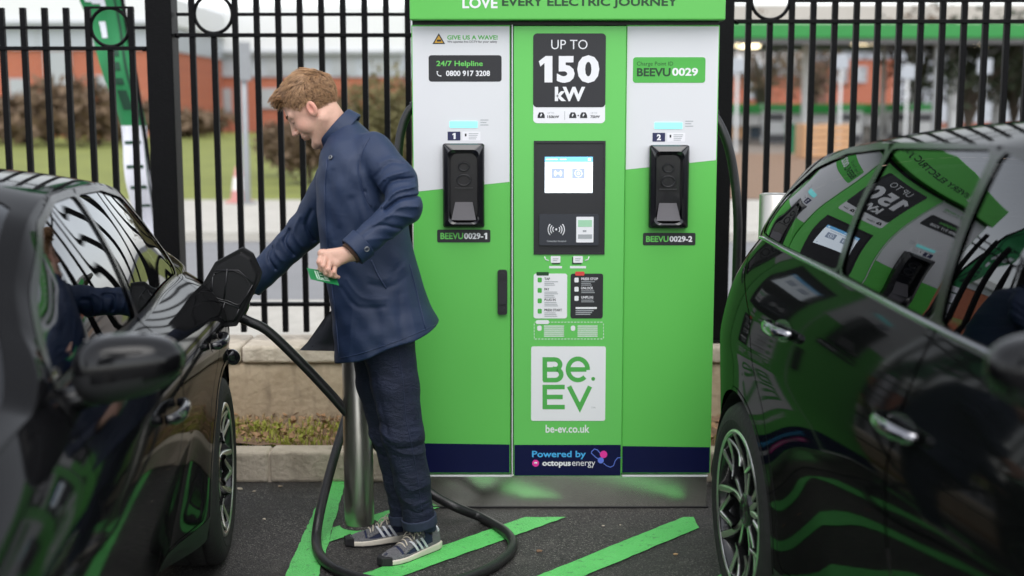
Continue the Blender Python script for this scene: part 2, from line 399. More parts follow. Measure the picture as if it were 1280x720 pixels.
for _ in range(2600):
    x, y = random.uniform(-6, 5), random.uniform(KY+.14, WY0); a = random.uniform(0, 6.28); r = random.uniform(.008, .022); b = len(V); t = random.uniform(-.5, .5)
    V += [(x+r*math.cos(a+k*1.57)*(1 if k % 2 else .55), y+r*math.sin(a+k*1.57)*(1 if k % 2 else .55), KZ+.008+random.uniform(0, .012)+t*r*(1 if k < 2 else -1)) for k in range(4)]; F.append((b, b+1, b+2, b+3))
tag(mk('leaf_litter', V, F, M['leaf_l']), 'brown fallen leaves scattered over the soil verge', 'leaf litter', kind='stuff')
gs = blades('dry_grass', 9000, lambda: (random.uniform(-6, 5), random.uniform(KY+.13, WY0)), KZ, .006, .03, M['straw'], .003); tag(gs, 'straw coloured dead grass littering the soil verge', 'dry grass', kind='stuff')
wall = empty('concrete_wall', (0, WY0, KZ), 0, 'low stained concrete wall under the black railings', 'wall')
def wl_obj(o): o.parent = wall; o.matrix_parent_inverse = Matrix.Translation((0, -WY0, -KZ)); return o
bm = bmesh.new(); nx = 300
rows = [(WY0, KZ-.1), (WY0, KZ+.05), (WY0, KZ+.12), (WY0, KZ+.2), (WY0+.002, WZ-.095), (WY0+.012, WZ-.085), (WY1, WZ-.085), (WY1, 0)]
V = [];
for j, (y, z) in enumerate(rows):
    for i in range(nx+1): V.append((-6.5+13*i/nx, y+(random.uniform(-.006, .006) if j < 5 else 0), z))
wl_obj(mk('wall_body', V, [(j*(nx+1)+i, j*(nx+1)+i+1, (j+1)*(nx+1)+i+1, (j+1)*(nx+1)+i) for j in range(len(rows)-1) for i in range(nx)], M['wall'], None, True))
c0 = None
for i in range(10):
    x = -6.5+1.3*(i+.5)
    if c0 is None: c0 = wl_obj(box('coping', -.647, .647, WY0-.022, WY1+.02, WZ-.083, WZ, M['coping'], None, .016, 3)); c0.location.x = x
    else:
        c = c0.copy(); COL.objects.link(c); c.location.x = x
# ================================================================ FENCE
FY = 6.2
def fence_panel(x0, x1, zl, first, lab, post_x, post_lab):
    root = empty('iron_railing', ((x0+x1)/2, FY, WZ), 0, lab, 'railing', 'black railing panels on the concrete wall')
    inv = Matrix.Translation((-(x0+x1)/2, -FY, -WZ))
    def add(o): o.parent = root; o.matrix_parent_inverse = inv; return o
    zu, zb, top = zl+.097, .668, zl+.19
    add(box('rail', x0, x1, FY-.02, FY+.02, zl-.009, zl+.009, M['black_metal'], None, .002))
    add(box('rail', x0, x1, FY-.02, FY+.02, zb-.009, zb+.009, M['black_metal'], None, .002))
    sp = .1025; n = int((x1-x0-.1)/sp)
    xs = [first+sp*i for i in range(40) if x0+.03 < first+sp*i < x1-.03] if first > x0 else []
    r = .090; e = (1, len(xs)-2)
    full = box('bar', -.0135, .0135, -.0135, .0135, .53-1.5, top-1.5, M['black_metal'], None, .002); short = None
    used = False
    for i, x in enumerate(xs):
        if i in e:
            if short is None: o = add(box('bar', -.0135, .0135, -.0135, .0135, .53-1.5, zl-.01-1.5, M['black_metal'], None, .002)); short = o
            else: o = add(short.copy()); COL.objects.link(o)
        elif not used: o = add(full); used = True
        else: o = add(full.copy()); COL.objects.link(o)
        o.location = (x, FY+random.uniform(-.001, .001), 1.5)
    for i in e:
        pts = [(xs[i]+r*math.cos(a), FY, zu+.002+r*math.sin(a)) for a in [2*math.pi*k/40 for k in range(41)]]
        add(tube('ring', pts, .0085, M['black_metal'], None, 8))
        add(box('cap_bar', xs[i-1]-.013, xs[i+1]+.013, FY-.012, FY+.012, top-.004, top+.006, M['black_metal'], None, .002))
    add(box('rail', xs[0]-.07, xs[0]-.012, FY-.015, FY+.015, zu-.007, zu+.007, M['black_metal']))
    add(box('rail', xs[2]+.012, xs[-3]-.012, FY-.016, FY+.016, zu-.007, zu+.007, M['black_metal']))
    add(box('rail', xs[-1]+.012, xs[-1]+.07, FY-.015, FY+.015, zu-.007, zu+.007, M['black_metal']))
    for xx in (x0+.015, x1-.015):
        for zz in (zl, zb):
            add(tube('bolt', [(xx, FY-.035, zz-.004), (xx, FY-.018, zz-.004)], .013, M['black_metal'], None, 6))
    return root
def fence_post(x, top, lab):
    root = empty('railing_post', (x, FY, WZ), 0, lab, 'post', 'square posts between the railing panels')
    o = box('shaft', -.062, .062, -.062, .062, -.05, top-WZ, M['black_metal'], root, .005)
    o = box('cap', -.07, .07, -.07, .07, top-WZ, top-WZ+.02, M['black_metal'], root, .006)
    o = box('base_plate', -.09, .09, -.09, .09, .001, .014, M['black_metal'], root, .002)
PX = [-4.31, -1.665, .985, 3.63]
fence_panel(PX[0]+.065, PX[1]-.065, 1.900, -1.81-.1025*22, 'black ring topped railing panel behind the car being charged', 0, '')
fence_panel(PX[1]+.065, PX[2]-.065, 1.962, -1.521, 'black ring topped railing panel behind the man in the coat', 0, '')
fence_panel(PX[2]+.065, PX[3]-.065, 2.026, 1.124, 'black ring topped railing panel in front of the fuel station', 0, '')
for x, t, lab in zip(PX, (2.3, 2.4, 2.46, 2.5), ('square black railing post at the far end beyond the feather flag', 'thick square black railing post beside the feather flag', 'square black railing post behind the charger edge', 'square black railing post at the far end near the parked green reflecting car')):
    fence_post(x, t, lab)
# ================================================================ BEYOND THE FENCE
def strip(name, y0, y1, z, m, x0=-60, x1=60):
    return tag(mk(name, [(x0, y0, z), (x1, y0, z), (x1, y1, z), (x0, y1, z), (x0, y0, 0), (x1, y0, 0)], [(0, 1, 2, 3), (4, 5, 1, 0)], m), kind='structure')
strip('pavement', 6.37, 10.2, .10, M['paving']); strip('road', 10.2, 15.6, .03, M['road']); strip('far_pavement', 15.6, 21.5, .14, M['paving'])
nx, ny = 60, 30; V = []
for j in range(ny+1):
    for i in range(nx+1):
        t = j/ny; x = -90+(91.5+6.5*t)*i/nx; y = 21.5+61*t
        V.append((x, y, .145+.16*t+.02*math.sin(x*.3+t*8)))
tag(mk('lawn', V, [(j*(nx+1)+i, j*(nx+1)+i+1, (j+1)*(nx+1)+i+1, (j+1)*(nx+1)+i) for j in range(ny) for i in range(nx)], M['lawn'], None, True), kind='structure')
M['bed'] = mat('planting_bed_soil', (.10, .062, .036), .95, var=.5, vs=1.2, bump=.6, bs=8)
M['forecourt'] = mat('forecourt', (.17, .14, .115), .9, var=.35, vs=.5)
tag(mk('forecourt', [(1.5, 21.5, .13), (120, 21.5, .13), (120, 140, .13), (8, 140, .13)], [(0, 1, 2, 3)], M['forecourt']), kind='structure')
tag(mk('soil_bank', [(3.2, 21.6, .15), (40, 21.6, .15), (40, 36, .45), (3.9, 36, .45)], [(0, 1, 2, 3)], M['soil']), kind='structure')
def brick_mat():
    m = bpy.data.materials.new('red_brick'); m.use_nodes = True; n, l = m.node_tree.nodes, m.node_tree.links; p = n['Principled BSDF']
    tc = n.new('ShaderNodeTexCoord'); mp = n.new('ShaderNodeMapping'); mp.inputs['Rotation'].default_value = (math.pi/2, 0, 0)
    b = n.new('ShaderNodeTexBrick'); b.inputs['Scale'].default_value = 4; b.inputs['Color1'].default_value = (.42, .12, .06, 1); b.inputs['Color2'].default_value = (.33, .09, .05, 1); b.inputs['Mortar'].default_value = (.35, .25, .2, 1); b.inputs['Mortar Size'].default_value = .012
    l.new(tc.outputs['Object'], mp.inputs[0]); l.new(mp.outputs[0], b.inputs['Vector']); l.new(b.outputs[0], p.inputs['Base Color']); p.inputs['Roughness'].default_value = .9
    return m
M['brick'] = brick_mat()
M['clad'] = mat('grey_cladding', (.38, .41, .45), .5, var=.1, vs=.4); M['clad_w'] = mat('white_cladding', (.66, .67, .68), .5, var=.06, vs=.4)
M['clad_b'] = mat('beige_cladding', (.42, .395, .35), .6, var=.1, vs=.5); M['win'] = mat('window_glass', (.05, .07, .09), .5, spec=.2, var=.3, vs=.5); M['frame'] = mat('window_frame', (.34, .36, .38), .4)
def building(x0, x1, y, zb, zbrick, zclad, ztop, wins, lab, depth=14, topmat='clad_w'):
    r = empty('brick_building', ((x0+x1)/2, y, zb), 0, lab, 'building'); inv = Matrix.Translation((-(x0+x1)/2, -y, -zb))
    def add(o): o.parent = r; o.matrix_parent_inverse = inv; return o
    add(box('brick_wall', x0, x1, y, y+depth, zb-1, zbrick, M['brick'])); add(box('cladding', x0-.1, x1+.1, y-.15, y+depth, zbrick, zclad, M['clad']))
    rf = add(box('roof', x0-.3, x1+.3, y-.4, y+depth, zclad, ztop, M[topmat]))
    add(box('gutter', x0-.3, x1+.3, y-.6, y-.401, zclad-.1, zclad+.12, M['frame']))
    nseam = int((x1-x0)/3); s0 = None
    for i in range(nseam):
        if s0 is None: s0 = add(box('cladding_seam', -.05, .05, y-.19, y-.151, zbrick+.05, zclad-.11, M['frame'])); s0.location.x = x0+1.5
        else:
            c = s0.copy(); COL.objects.link(c); c.location.x = x0+1.5+3*i
    for (a, b, c, d) in wins:
        f = add(box('window', a-.08, b+.08, y-.16-(c > zbrick)*.05, y-.02, c-.08, d+.08, M['frame'])); p = box('pane', a, b, y-.22-(c > zbrick)*.05, y-.17, c, d, M['win']); p.parent = f; p.matrix_parent_inverse = (inv.inverted() @ Matrix.Identity(4)).inverted() if False else inv
    return r
def X(px, Y): return (px-640)/F_PX*Y*1.0
def Zp(py, Y): return at(640, py, Y).z
B = 84
building(-21.5, -7.2, B, .3, Zp(96, B), Zp(66, B), Zp(8, B), [(X(a, B), X(b, B), Zp(d, B), Zp(c, B)) for a, b, c, d in ((262, 274, 108, 128), (276, 292, 112, 140), (232, 246, 70, 90), (340, 372, 70, 90), (420, 446, 70, 90), (465, 500, 70, 90), (330, 350, 112, 134))], 'long red brick unit with grey cladding behind the lawn')
B1 = 70
building(-48, X(212, B1), B1, .3, Zp(62, B1), Zp(30, B1), Zp(-6, B1), [(X(a, B1), X(b, B1), Zp(d, B1), Zp(c, B1)) for a, b, c, d in ((66, 96, 66, 118), (176, 192, 10, 24), (22, 38, 100, 124), (128, 142, 96, 120))], 'taller red brick block behind the feather flag')
B2 = 110
building(X(1030, B2), X(1112, B2), B2, .2, Zp(74, B2), Zp(62, B2), Zp(50, B2), [(X(1062, B2), X(1076, B2), Zp(102, B2), Zp(84, B2)), (X(1040, B2), X(1052, B2), Zp(102, B2), Zp(84, B2))], 'square red brick block seen under the fuel station canopy', 12, 'clad')
B3 = 98
building(X(905, B3), X(1000, B3), B3, .2, Zp(95, B3), Zp(84, B3), Zp(55, B3), [(X(930, B3), X(945, B3), Zp(122, B3), Zp(104, B3))], 'brick block with pale roof behind the fuel station shop', 12, 'clad_w')
B4 = 125
building(X(880, B4), X(1330, B4), B4, .2, .6, Zp(34, B4), Zp(6, B4), [], 'wide beige roofed shed far behind the fuel canopy', 12, 'clad_b')
# shrubs and trees
M['leaf_o'] = mat('olive_leaf', (.13, .115, .045), .8, var=.5, vs=3); M['leaf_b'] = mat('brown_leaf', (.13, .085, .05), .8, var=.5, vs=3); M['leaf_d'] = mat('dark_leaf', (.035, .05, .025), .8, var=.5, vs=3); M['bark'] = mat('bark', (.07, .055, .04), .9, var=.4, vs=6, bump=.6)
def leaf_cloud(c, r, n, size, rng, clumps=9):
    cc = [np.array(c)+rng.uniform(-1, 1, 3)*np.array(r)*.65 for _ in range(clumps)]; V, F = [], []
    for _ in range(n):
        p = cc[rng.integers(clumps)]+rng.normal(0, .27, 3)*np.array(r); a = rng.normal(0, 1, 3); a /= np.linalg.norm(a); b = np.cross(a, rng.normal(0, 1, 3)); b /= np.linalg.norm(b)+1e-9; s = size*rng.uniform(.5, 1.3); k = len(V)
        V += [p-a*s, p+b*s*.5, p+a*s, p-b*s*.5]; F.append((k, k+1, k+2, k+3))
    return V, F
def plant(name, cx, y, zb, rx, h, m, lab, cat, n=900, size=.1, group=None, trunk_h=.25, bare=False, seed=1):
    rng = np.random.default_rng(seed); r = empty(name, (cx, y, zb), 0, lab, cat, group)
    V, F = [], []
    for i in range(7 if not bare else 26):
        a = rng.uniform(0, 6.28); L = rng.uniform(.55, .95)*h; sp = rx*rng.uniform(.2, .9)
        z0 = 0 if not bare else trunk_h*h*rng.uniform(.6, 1.3)
        p = [(0, 0, z0*.5), (math.cos(a)*sp*.3, math.sin(a)*sp*.3, z0+(L-z0)*.45), (math.cos(a)*sp, math.sin(a)*sp, max(L, z0+.3))]
        q, f = tube_vf(catmull(p, 4), [h*.013*(1-.75*i_/8) for i_ in range(9)], 5); k = len(V); V += q; F += [tuple(x+k for x in ff) for ff in f]
    if bare:
        q, f = tube_vf(catmull([(0, 0, -.1), (.05, 0, h*.3), (0, .05, h*.7)], 4), [h*.028*(1-.8*i_/8) for i_ in range(9)], 8); k = len(V); V += q; F += [tuple(x+k for x in ff) for ff in f]
    mk('trunk', V, F, M['bark'], r, True)
    V, F = leaf_cloud((0, 0, h*.58 if not bare else h*.66), (rx, rx*.8, h*.42 if not bare else h*.34), n, size, rng, 26); mk('crown', V, F, m, r)
    return r
for k, (px_, Y, rx, h, mm) in enumerate(((474, 25, .85, 2.25, 'leaf_o'), (430, 27, .9, 1.75, 'leaf_b'), (388, 26, .75, 1.45, 'leaf_b'), (352, 29, .5, 1.1, 'leaf_b'), (505, 28, .8, 1.9, 'leaf_b'))):
    plant('shrub', X(px_, Y), Y, .15, rx, h, M[mm], ('tall olive leafy bush beside the charger edge beyond the road', 'brown rounded bush behind the back of the man', 'low brown bush behind the chest of the man', 'small brown bush next to the grey signpost', 'brown bush at the charger edge behind the olive bush')[k], 'bush', 2600, .07, 'bushes beyond the road', seed=3+k)
for k, (px_, Y, rx, h) in enumerate(((25, 56, 2.2, 2.0), (92, 52, 2.0, 2.6), (150, 58, 1.8, 1.9), (238, 66, 1.8, 1.4))):
    plant('shrub', X(px_, Y), Y, .2, rx, h, M['leaf_b'], ('wide brown hedge bush below the brick unit by the first bars', 'tall brown hedge bush below the brick unit left of the flag', 'brown hedge bush below the brick unit behind the flag', 'low brown hedge bush below the brick unit right of the thick post')[k], 'bush', 1500, .3, 'hedge bushes below the brick unit', seed=20+k)
for k, (px_, Y, rx, h, mm) in enumerate(((1142, 66, 2.6, 6.5, 'leaf_b'), (1205, 58, 2.9, 5.6, 'leaf_d'), (1262, 62, 3.0, 6.0, 'leaf_d'), (950, 76, 3.0, 7.0, 'leaf_b'), (1010, 82, 2.4, 6.5, 'leaf_b'))):
    plant('tree', X(px_, Y), Y, .15, rx, h, M[mm], ('thin brown tree by the grey canopy column', 'dark leafy tree between the white canopy columns', 'dark leafy tree at the far end of the fuel canopy', 'bare brown tree behind the shop next to the charger', 'slim bare tree behind the white canopy column')[k], 'tree', 700 if mm == 'leaf_b' else 1700, .2, 'trees around the fuel station', bare=True, seed=40+k)
# street lamp post and traffic cone on the far pavement
M['galv'] = mat('galvanised_steel', (.27, .28, .29), .45, .6, var=.12, vs=9)
lp = empty('signpost', (X(309, 20.5), 20.5, .14), 0, 'slim grey signpost standing at the edge of the lawn', 'signpost')
V, F = lathe_vf([(.06, 0), (.06, .9), (.05, .93), (.05, 2.5), (.0, 2.51)], 14); mk('pole', V, F, M['galv'], lp, True)
box('base_flange', -.12, .12, -.12, .12, 0, .03, M['galv'], lp, .005); box('sign_plate', -.13, .13, -.075, -.055, 1.95, 2.55, M['galv'], lp, .006)
for z in (2.05, 2.4): box('clamp', -.07, .07, -.054, .06, z, z+.03, M['galv'], lp, .004)
M['cone_r'] = mat('cone_red', (.55, .24, .22), .5, var=.1); M['cone_w'] = mat('cone_white', (.75, .72, .70), .5, var=.1)
tcn = empty('traffic_cone', (X(299, 20.8), 20.8, .14), 0, 'faded red and white traffic cone on the far pavement', 'traffic cone')
box('base', -.19, .19, -.19, .19, 0, .04, M['cone_r'], tcn, .012)
V, F = lathe_vf([(.14, .04), (.115, .2)], 20); mk('body', V, F, M['cone_r'], tcn, True); V, F = lathe_vf([(.116, .2), (.085, .42)], 20); mk('reflective_sleeve', V, F, M['cone_w'], tcn, True); V, F = lathe_vf([(.085, .42), (.05, .58), (.0, .6)], 20); mk('tip', V, F, M['cone_r'], tcn, True)
# feather flag
M['flag_g'] = mat('flag_green', (.015, .20, .065), .7, var=.15, vs=3); M['flag_w'] = mat('flag_white', (.72, .73, .80), .7, var=.06, vs=3); M['flag_d'] = mat('flag_dark_green', (.006, .05, .025), .7, var=.1)
FLY = 8.4
fl = empty('feather_flag', (at(197, 300, FLY).x, FLY, .1), 0, 'tall green and white feather flag behind the left railing', 'flag'); flinv = Matrix.Translation(-Vector(fl.location))
def fadd(o): o.parent = fl; o.matrix_parent_inverse = flinv; return o
Ledge = [(60, -190), (72, -120), (84, -60), (99, 0), (119, 70), (139, 125), (149, 155), (155, 185), (162, 230), (172, 285), (180, 330)]
Redge = [(105, -200), (130, -120), (145, -60), (155, 0), (164, 60), (176, 140), (184, 190), (192, 240), (198, 290), (202, 330)]
def along(E, t): 
    ys = [e[1] for e in E]; return np.interp(t, ys, [e[0] for e in E])
def flag_pt(t, s):
    a, b = along(Ledge, t), along(Redge, t); x = a+(b-a)*s; p = at(x, t, FLY); p.y += .05*math.sin(s*5+t*.02)+.03*math.sin(t*.05); return p
def flag_part(name, t0, t1, m, s0=0, s1=1, nt=30, ns=8, off=0):
    V = [];
    for i in range(nt+1):
        for j in range(ns+1): p = flag_pt(t0+(t1-t0)*i/nt, s0+(s1-s0)*j/ns); p.y -= off; V.append(p)
    return fadd(mk(name, V, [(i*(ns+1)+j, i*(ns+1)+j+1, (i+1)*(ns+1)+j+1, (i+1)*(ns+1)+j) for i in range(nt) for j in range(ns)], m, None, True))
cloth = flag_part('green_cloth', -185, 157, M['flag_g']); cw = flag_part('white_cloth', 157, 330, M['flag_w']); flag_part('hem', -185, 330, M['flag_d'], .80, .86, 40, 2, .004)
for (t0, t1, s0, s1) in ((-30, 2, .10, .24), (-6, 4, .22, .42), (-26, 12, .40, .55), (26, 47, .24, .42)): flag_part('letter', t0, t1, M['flag_w'], s0, s1, 4, 3, .006)
for (t0, t1, s0, s1) in ((62, 70, .5, .72), (78, 88, .5, .7), (98, 106, .45, .7), (113, 137, .42, .7)): flag_part('small_letter', t0, t1, M['flag_d'], s0, s1, 4, 3, .006)
for (t0, t1) in ((176, 180), (206, 210), (232, 236), (256, 259)): flag_part('printed_line', t0, t1, M['flag_d'], .15, .7, 2, 4, .006)
fadd(tube('pole', [flag_pt(t, 1.01) for t in (-190, -100, 0, 100, 200, 330)]+[(fl.location.x+.03, FLY, .11)], .013, M['black_metal'], None, 8)); fadd(box('base', fl.location.x-.25, fl.location.x+.3, FLY-.25, FLY+.25, .1, .13, M['black_metal'], None, .01))
# fuel station: canopy, columns, shop
M['bp_green'] = mat('canopy_green', (.012, .22, .035), .35, var=.1, vs=.6); M['col_w'] = mat('column_white', (.52, .53, .53), .4, var=.06, vs=1); M['soffit'] = mat('soffit', (.10, .10, .10), .7, var=.2, vs=.5); M['orange'] = mat('orange_panel', (.50, .29, .15), .6, var=.15, vs=2)
M['lampglow'] = mat('canopy_lamp', (.9, .8, .6), .5, emit=(1, .82, .5), es=2.5)
D = 55
st = empty('fuel_canopy', (X(1100, D), D, .16), 0, 'long green edged fuel station canopy on white columns', 'canopy'); sinv = Matrix.Translation(-Vector(st.location))
def sadd(o): o.parent = st; o.matrix_parent_inverse = sinv; return o
x0, x1 = X(840, D), X(1420, D); zt, zb_ = Zp(29, D), Zp(48, D)
sadd(box('roof_deck', x0+.1, x1-.1, D+.15, D+14, zb_+.12, zt-.1, M['soffit'])); sadd(box('fascia', x0, x1, D-.05, D+.14, zb_, zt, M['bp_green'], None, .04)); sadd(box('soffit_lip', x0+.1, x1-.1, D+.02, D+.5, zb_-.22, zb_-.003, M['soffit']))
for px_, dy, w in ((1003, 4, .16), (1187, 3, .22), (1240, 9, .18), (1098, 9, .11)):
    xx = X(px_, D+dy); sadd(box('column', xx-w, xx+w, D+dy-w, D+dy+w, .16, zb_-.23 if dy < .5 else zb_+.12, M['col_w'], None, .02))
for px_, dy in ((1165, 1), (1136, 6)):
    xx = X(px_, D+dy); sadd(box('drain_column', xx-.16, xx+.16, D+dy-.1, D+dy+.1, .16, zb_+.11, M['galv'], None, .02))
for px_, dy in ((1073, 3), (930, 6), (1215, 5)):
    xx = X(px_, D+dy); sadd(box('canopy_lamp', xx-.5, xx+.5, D+dy-.4, D+dy+.4, zb_-.1, zb_+.1, M['lampglow'], None, .05))
for i in range(9):
    xx = x0+1.2+i*2.3; sadd(tube('roof_truss', [(xx, D+.6, zb_-.0), (xx+.9, D+.7, zb_-1.1+.5*(i % 2)), (xx+1.9, D+.6, zb_)], .05, M['soffit'], None, 5))
D2 = 72
sh = empty('station_shop', (X(990, D2), D2, .16), 0, 'low fuel station shop with a green band under the canopy', 'shop'); hinv = Matrix.Translation(-Vector(sh.location))
def hadd(o): o.parent = sh; o.matrix_parent_inverse = hinv; return o
a, b = X(880, D2), X(1118, D2)
hadd(box('wall', a, b, D2, D2+6, .16, Zp(157, D2), M['clad_b'])); hadd(box('green_band', a-.2, b+.2, D2-.3, D2+6.2, Zp(142, D2), Zp(130, D2), M['bp_green'])); hadd(box('white_band', a-.1, b+.1, D2-.2, D2+6.1, Zp(157, D2), Zp(142, D2)-.003, M['col_w']))
for (p0, p1, q0, q1) in ((935, 950, 158, 176), (962, 980, 158, 180), (1055, 1075, 160, 172), (1084, 1108, 158, 176), (1022, 1040, 158, 176)):
    w = hadd(box('window', X(p0, D2), X(p1, D2), D2-.06, D2-.003, Zp(q1, D2), Zp(q0, D2), M['win']))
for (p0, p1, q0, q1) in ((908, 930, 158, 182), (1042, 1054, 160, 182), (1110, 1117, 160, 182)): hadd(box('orange_panel', X(p0, D2), X(p1, D2), D2-.1, D2-.003, Zp(q1, D2), Zp(q0, D2), M['orange']))
Y = 34
cr = empty('orange_crate', (X(1027, Y), Y, .4), 0, 'slatted orange crate standing before the fuel station shop', 'crate')
for k in range(5): box('slat', -.62, .62, -.5, -.46, .04+k*.17, .18+k*.17, M['orange'], cr, .01)
for sx in (-.6, 0, .6): box('upright', sx-.05, sx+.05, -.455, .45, -.24, .9, M['orange'], cr, .01)
M['bin'] = mat('bin_green', (.01, .12, .05), .5)
bn = empty('wheelie_bin', (X(993, 40), 40, .16), 0, 'dark green bin next to the orange crate', 'bin')
bm = box_bm(-.3, .3, -.3, .3, 0, 1.0, .03)
for v in bm.verts: v.co.x *= .8+.2*v.co.z; v.co.y *= .8+.2*v.co.z
from_bm('body', bm, M['bin'], bn); box('lid', -.33, .33, -.34, .33, 1.003, 1.07, M['bin'], bn, .02); tube('wheel', [(-.26, .3, .1), (.26, .3, .1)], .1, M['black_metal'], bn, 12)

# fuel pumps on the forecourt
M['pump_w'] = mat('pump_white', (.45, .46, .46), .4, var=.06); M['pump_d'] = mat('pump_dark', (.03, .03, .035), .4)
for k, (px_, Y) in enumerate(((965, 60), (1058, 59), (1118, 61), (1150, 58))):
    p = empty('fuel_pump', (X(px_, Y), Y, .13), 0, ('white fuel pump beside the white column behind the bin', 'white fuel pump under the glowing canopy lamp', 'white fuel pump before the thin brown tree', 'white fuel pump between the grey canopy columns')[k], 'fuel pump', 'fuel pumps under the canopy')
    box('cabinet', -.55, .55, -.25, .25, 0, 1.5, M['pump_w'], p, .04); box('display', -.4, .4, -.27, -.252, 1.05, 1.4, M['pump_d'], p, .01); box('header', -.6, .6, -.28, .28, 1.53, 1.85, M['bp_green'], p, .03); box('skirt', -.5, .5, -.265, -.252, .05, .45, M['pump_d'], p, .005)
    for sx in (-.58, .58): tube('hose', catmull([(sx, -.1, 1.3), (sx*1.25, -.2, .9), (sx*1.15, -.2, .35), (sx, -.2, .6), (sx*.98, -.22, .95)], 4), .025, M['pump_d'], p, 6)
for k, (px_, Y, h) in enumerate(((918, 46, 3.4), (1046, 48, 3.6), (1128, 47, 3.2), (1222, 44, 3.3))):
    p = empty('marker_pole', (X(px_, Y), Y, .13), 0, ('thin pale marker pole on the forecourt next to the charger edge', 'thin pale marker pole on the forecourt by the orange crate', 'thin pale marker pole on the forecourt by the thin brown tree', 'thin pale marker pole on the forecourt before the dark leafy tree')[k], 'pole', 'marker poles on the forecourt')
    V, F = lathe_vf([(.05, 0), (.05, h), (0, h+.01)], 12); mk('shaft', V, F, M['col_w'], p, True); box('sign', -.25, .25, -.07, -.055, h-.55, h-.05, M['clad'], p, .01)
# ================================================================ CHARGER
YS, YC, YF, YP = 5.02, 5.004, 4.965, 5.05          # front planes: side panels, centre panel, canopy, plinth
M['ch_green'] = mat('charger_green', (.115, .50, .09), .34, var=.05, vs=2, rvar=.06, spec=.4); M['ch_green2'] = mat('charger_panel_green', (.13, .53, .11), .34, var=.05, vs=2, rvar=.06, spec=.4)
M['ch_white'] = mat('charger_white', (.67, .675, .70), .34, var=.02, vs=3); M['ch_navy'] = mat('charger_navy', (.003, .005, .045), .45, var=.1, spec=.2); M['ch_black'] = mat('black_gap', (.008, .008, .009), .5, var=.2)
M['s_black'] = mat('sticker_black', (.016, .016, .020), .45, var=.1); M['s_white'] = mat('sticker_white', (.78, .78, .81), .45, var=.02); M['s_green'] = mat('sticker_green', (.07, .42, .06), .45, var=.04); M['s_dkgreen'] = mat('lettering_dark_green', (.008, .05, .014), .5, var=.1)
M['s_lime'] = mat('lettering_lime', (.13, .55, .10), .5); M['s_grey'] = mat('print_grey', (.35, .37, .39), .5); M['s_navy'] = mat('sticker_navy', (.015, .018, .075), .45); M['s_red'] = mat('sticker_red', (.65, .06, .05), .5); M['s_yellow'] = mat('sticker_yellow', (.62, .34, .03), .5)
M['s_cyan'] = mat('lettering_cyan', (.06, .40, .80), .5); M['s_pink'] = mat('print_pink', (.75, .03, .33), .5); M['s_blue'] = mat('print_blue', (.12, .20, .72), .5); M['gloss_black'] = mat('gloss_black_plastic', (.008, .008, .010), .16, var=.2, coat=.4); M['dark_plastic'] = mat('dark_plastic', (.014, .014, .017), .42, var=.15)
M['screen'] = mat('screen_white', (.75, .8, .85), .3, var=.01, emit=(.78, .88, .98), es=.62); M['screen_b'] = mat('screen_blue', (.15, .4, .7), .3, var=.01, emit=(.13, .42, .72), es=.6); M['screen_g'] = mat('screen_grey', (.3, .34, .42), .3, var=.01, emit=(.22, .28, .40), es=.55); M['cyan_led'] = mat('cyan_status_light', (.25, .62, .62), .3, var=.01, emit=(.12, .62, .62), es=.55)
def brushed_mat(name='plinth_steel', rough=.2, c=(.74, .74, .66)):
    m = mat(name, c, rough, 1., var=.12, vs=3, rvar=.05); n, l = m.node_tree.nodes, m.node_tree.links
    tc = n.new('ShaderNodeTexCoord'); mp = n.new('ShaderNodeMapping'); mp.inputs['Scale'].default_value = (3, 3, 300); nz = n.new('ShaderNodeTexNoise'); nz.inputs['Scale'].default_value = 3
    b = n.new('ShaderNodeBump'); b.inputs['Strength'].default_value = .05; b.inputs['Distance'].default_value = .002
    l.new(tc.outputs['Object'], mp.inputs[0]); l.new(mp.outputs[0], nz.inputs['Vector']); l.new(nz.outputs['Fac'], b.inputs['Height']); l.new(b.outputs[0], bsdf(m).inputs['Normal']); return m
M['plinth'] = brushed_mat()
CHX = at(707, 635, YP).x
ch = empty('charging_station', (CHX, YS, 0), 0, 'tall green and white electric vehicle charger with a screen', 'charger'); chinv = Matrix.Translation((-CHX, -YS, 0))
def cadd(o, p=None):
    if p is None: o.parent = ch; o.matrix_parent_inverse = chinv
    else: o.parent = p; o.matrix_parent_inverse = chinv.copy() if False else Matrix.Identity(4); o.matrix_parent_inverse = chinv
    return o
# (sub-parts sit under parts whose own transform is the identity, so the same inverse works for both)
def xz(px_, py_, Y): p = at(px_, py_, Y); return (p.x, p.z)
def cplate(name, pts, Y, t, m, p=None): return cadd_sub(plate(name, [xz(a, b, Y) for a, b in pts], Y, t, m), p)
def cadd_sub(o, p=None):
    if p is None: return cadd(o)
    o.parent = p; o.matrix_parent_inverse = Matrix.Identity(4); return o
def crr(name, x0, y0, x1, y1, r, Y, t, m, p=None):
    a, b = xz(x0, y1, Y), xz(x1, y0, Y); rr = r*(b[0]-a[0])/(x1-x0)
    return cadd_sub(plate(name, rrect(a[0], b[0], a[1], b[1], rr), Y, t, m), p)
def ctext(s, x0, y0, x1, y1, Y, m, p, bold=.0, spacing=1.0, name='lettering'):
    a, b = xz(x0, y1, Y), xz(x1, y0, Y); return cadd_sub(text(name, s, a[0], b[0], a[1], b[1], Y, m, None, bold, spacing), p)
def cbar(x0, y0, x1, y1, Y, m, p, name='printed_line', t=.0003):
    a, b = xz(x0, y1, Y), xz(x1, y0, Y); return cadd_sub(plate(name, [(a[0], a[1]), (b[0], a[1]), (b[0], b[1]), (a[0], b[1])], Y, t, m), p)
xl, xr = xz(514, 30, YS)[0], xz(900, 30, YS)[0]; zt, zb_ = xz(514, 31, YS)[1], xz(700, 592, YS)[1]
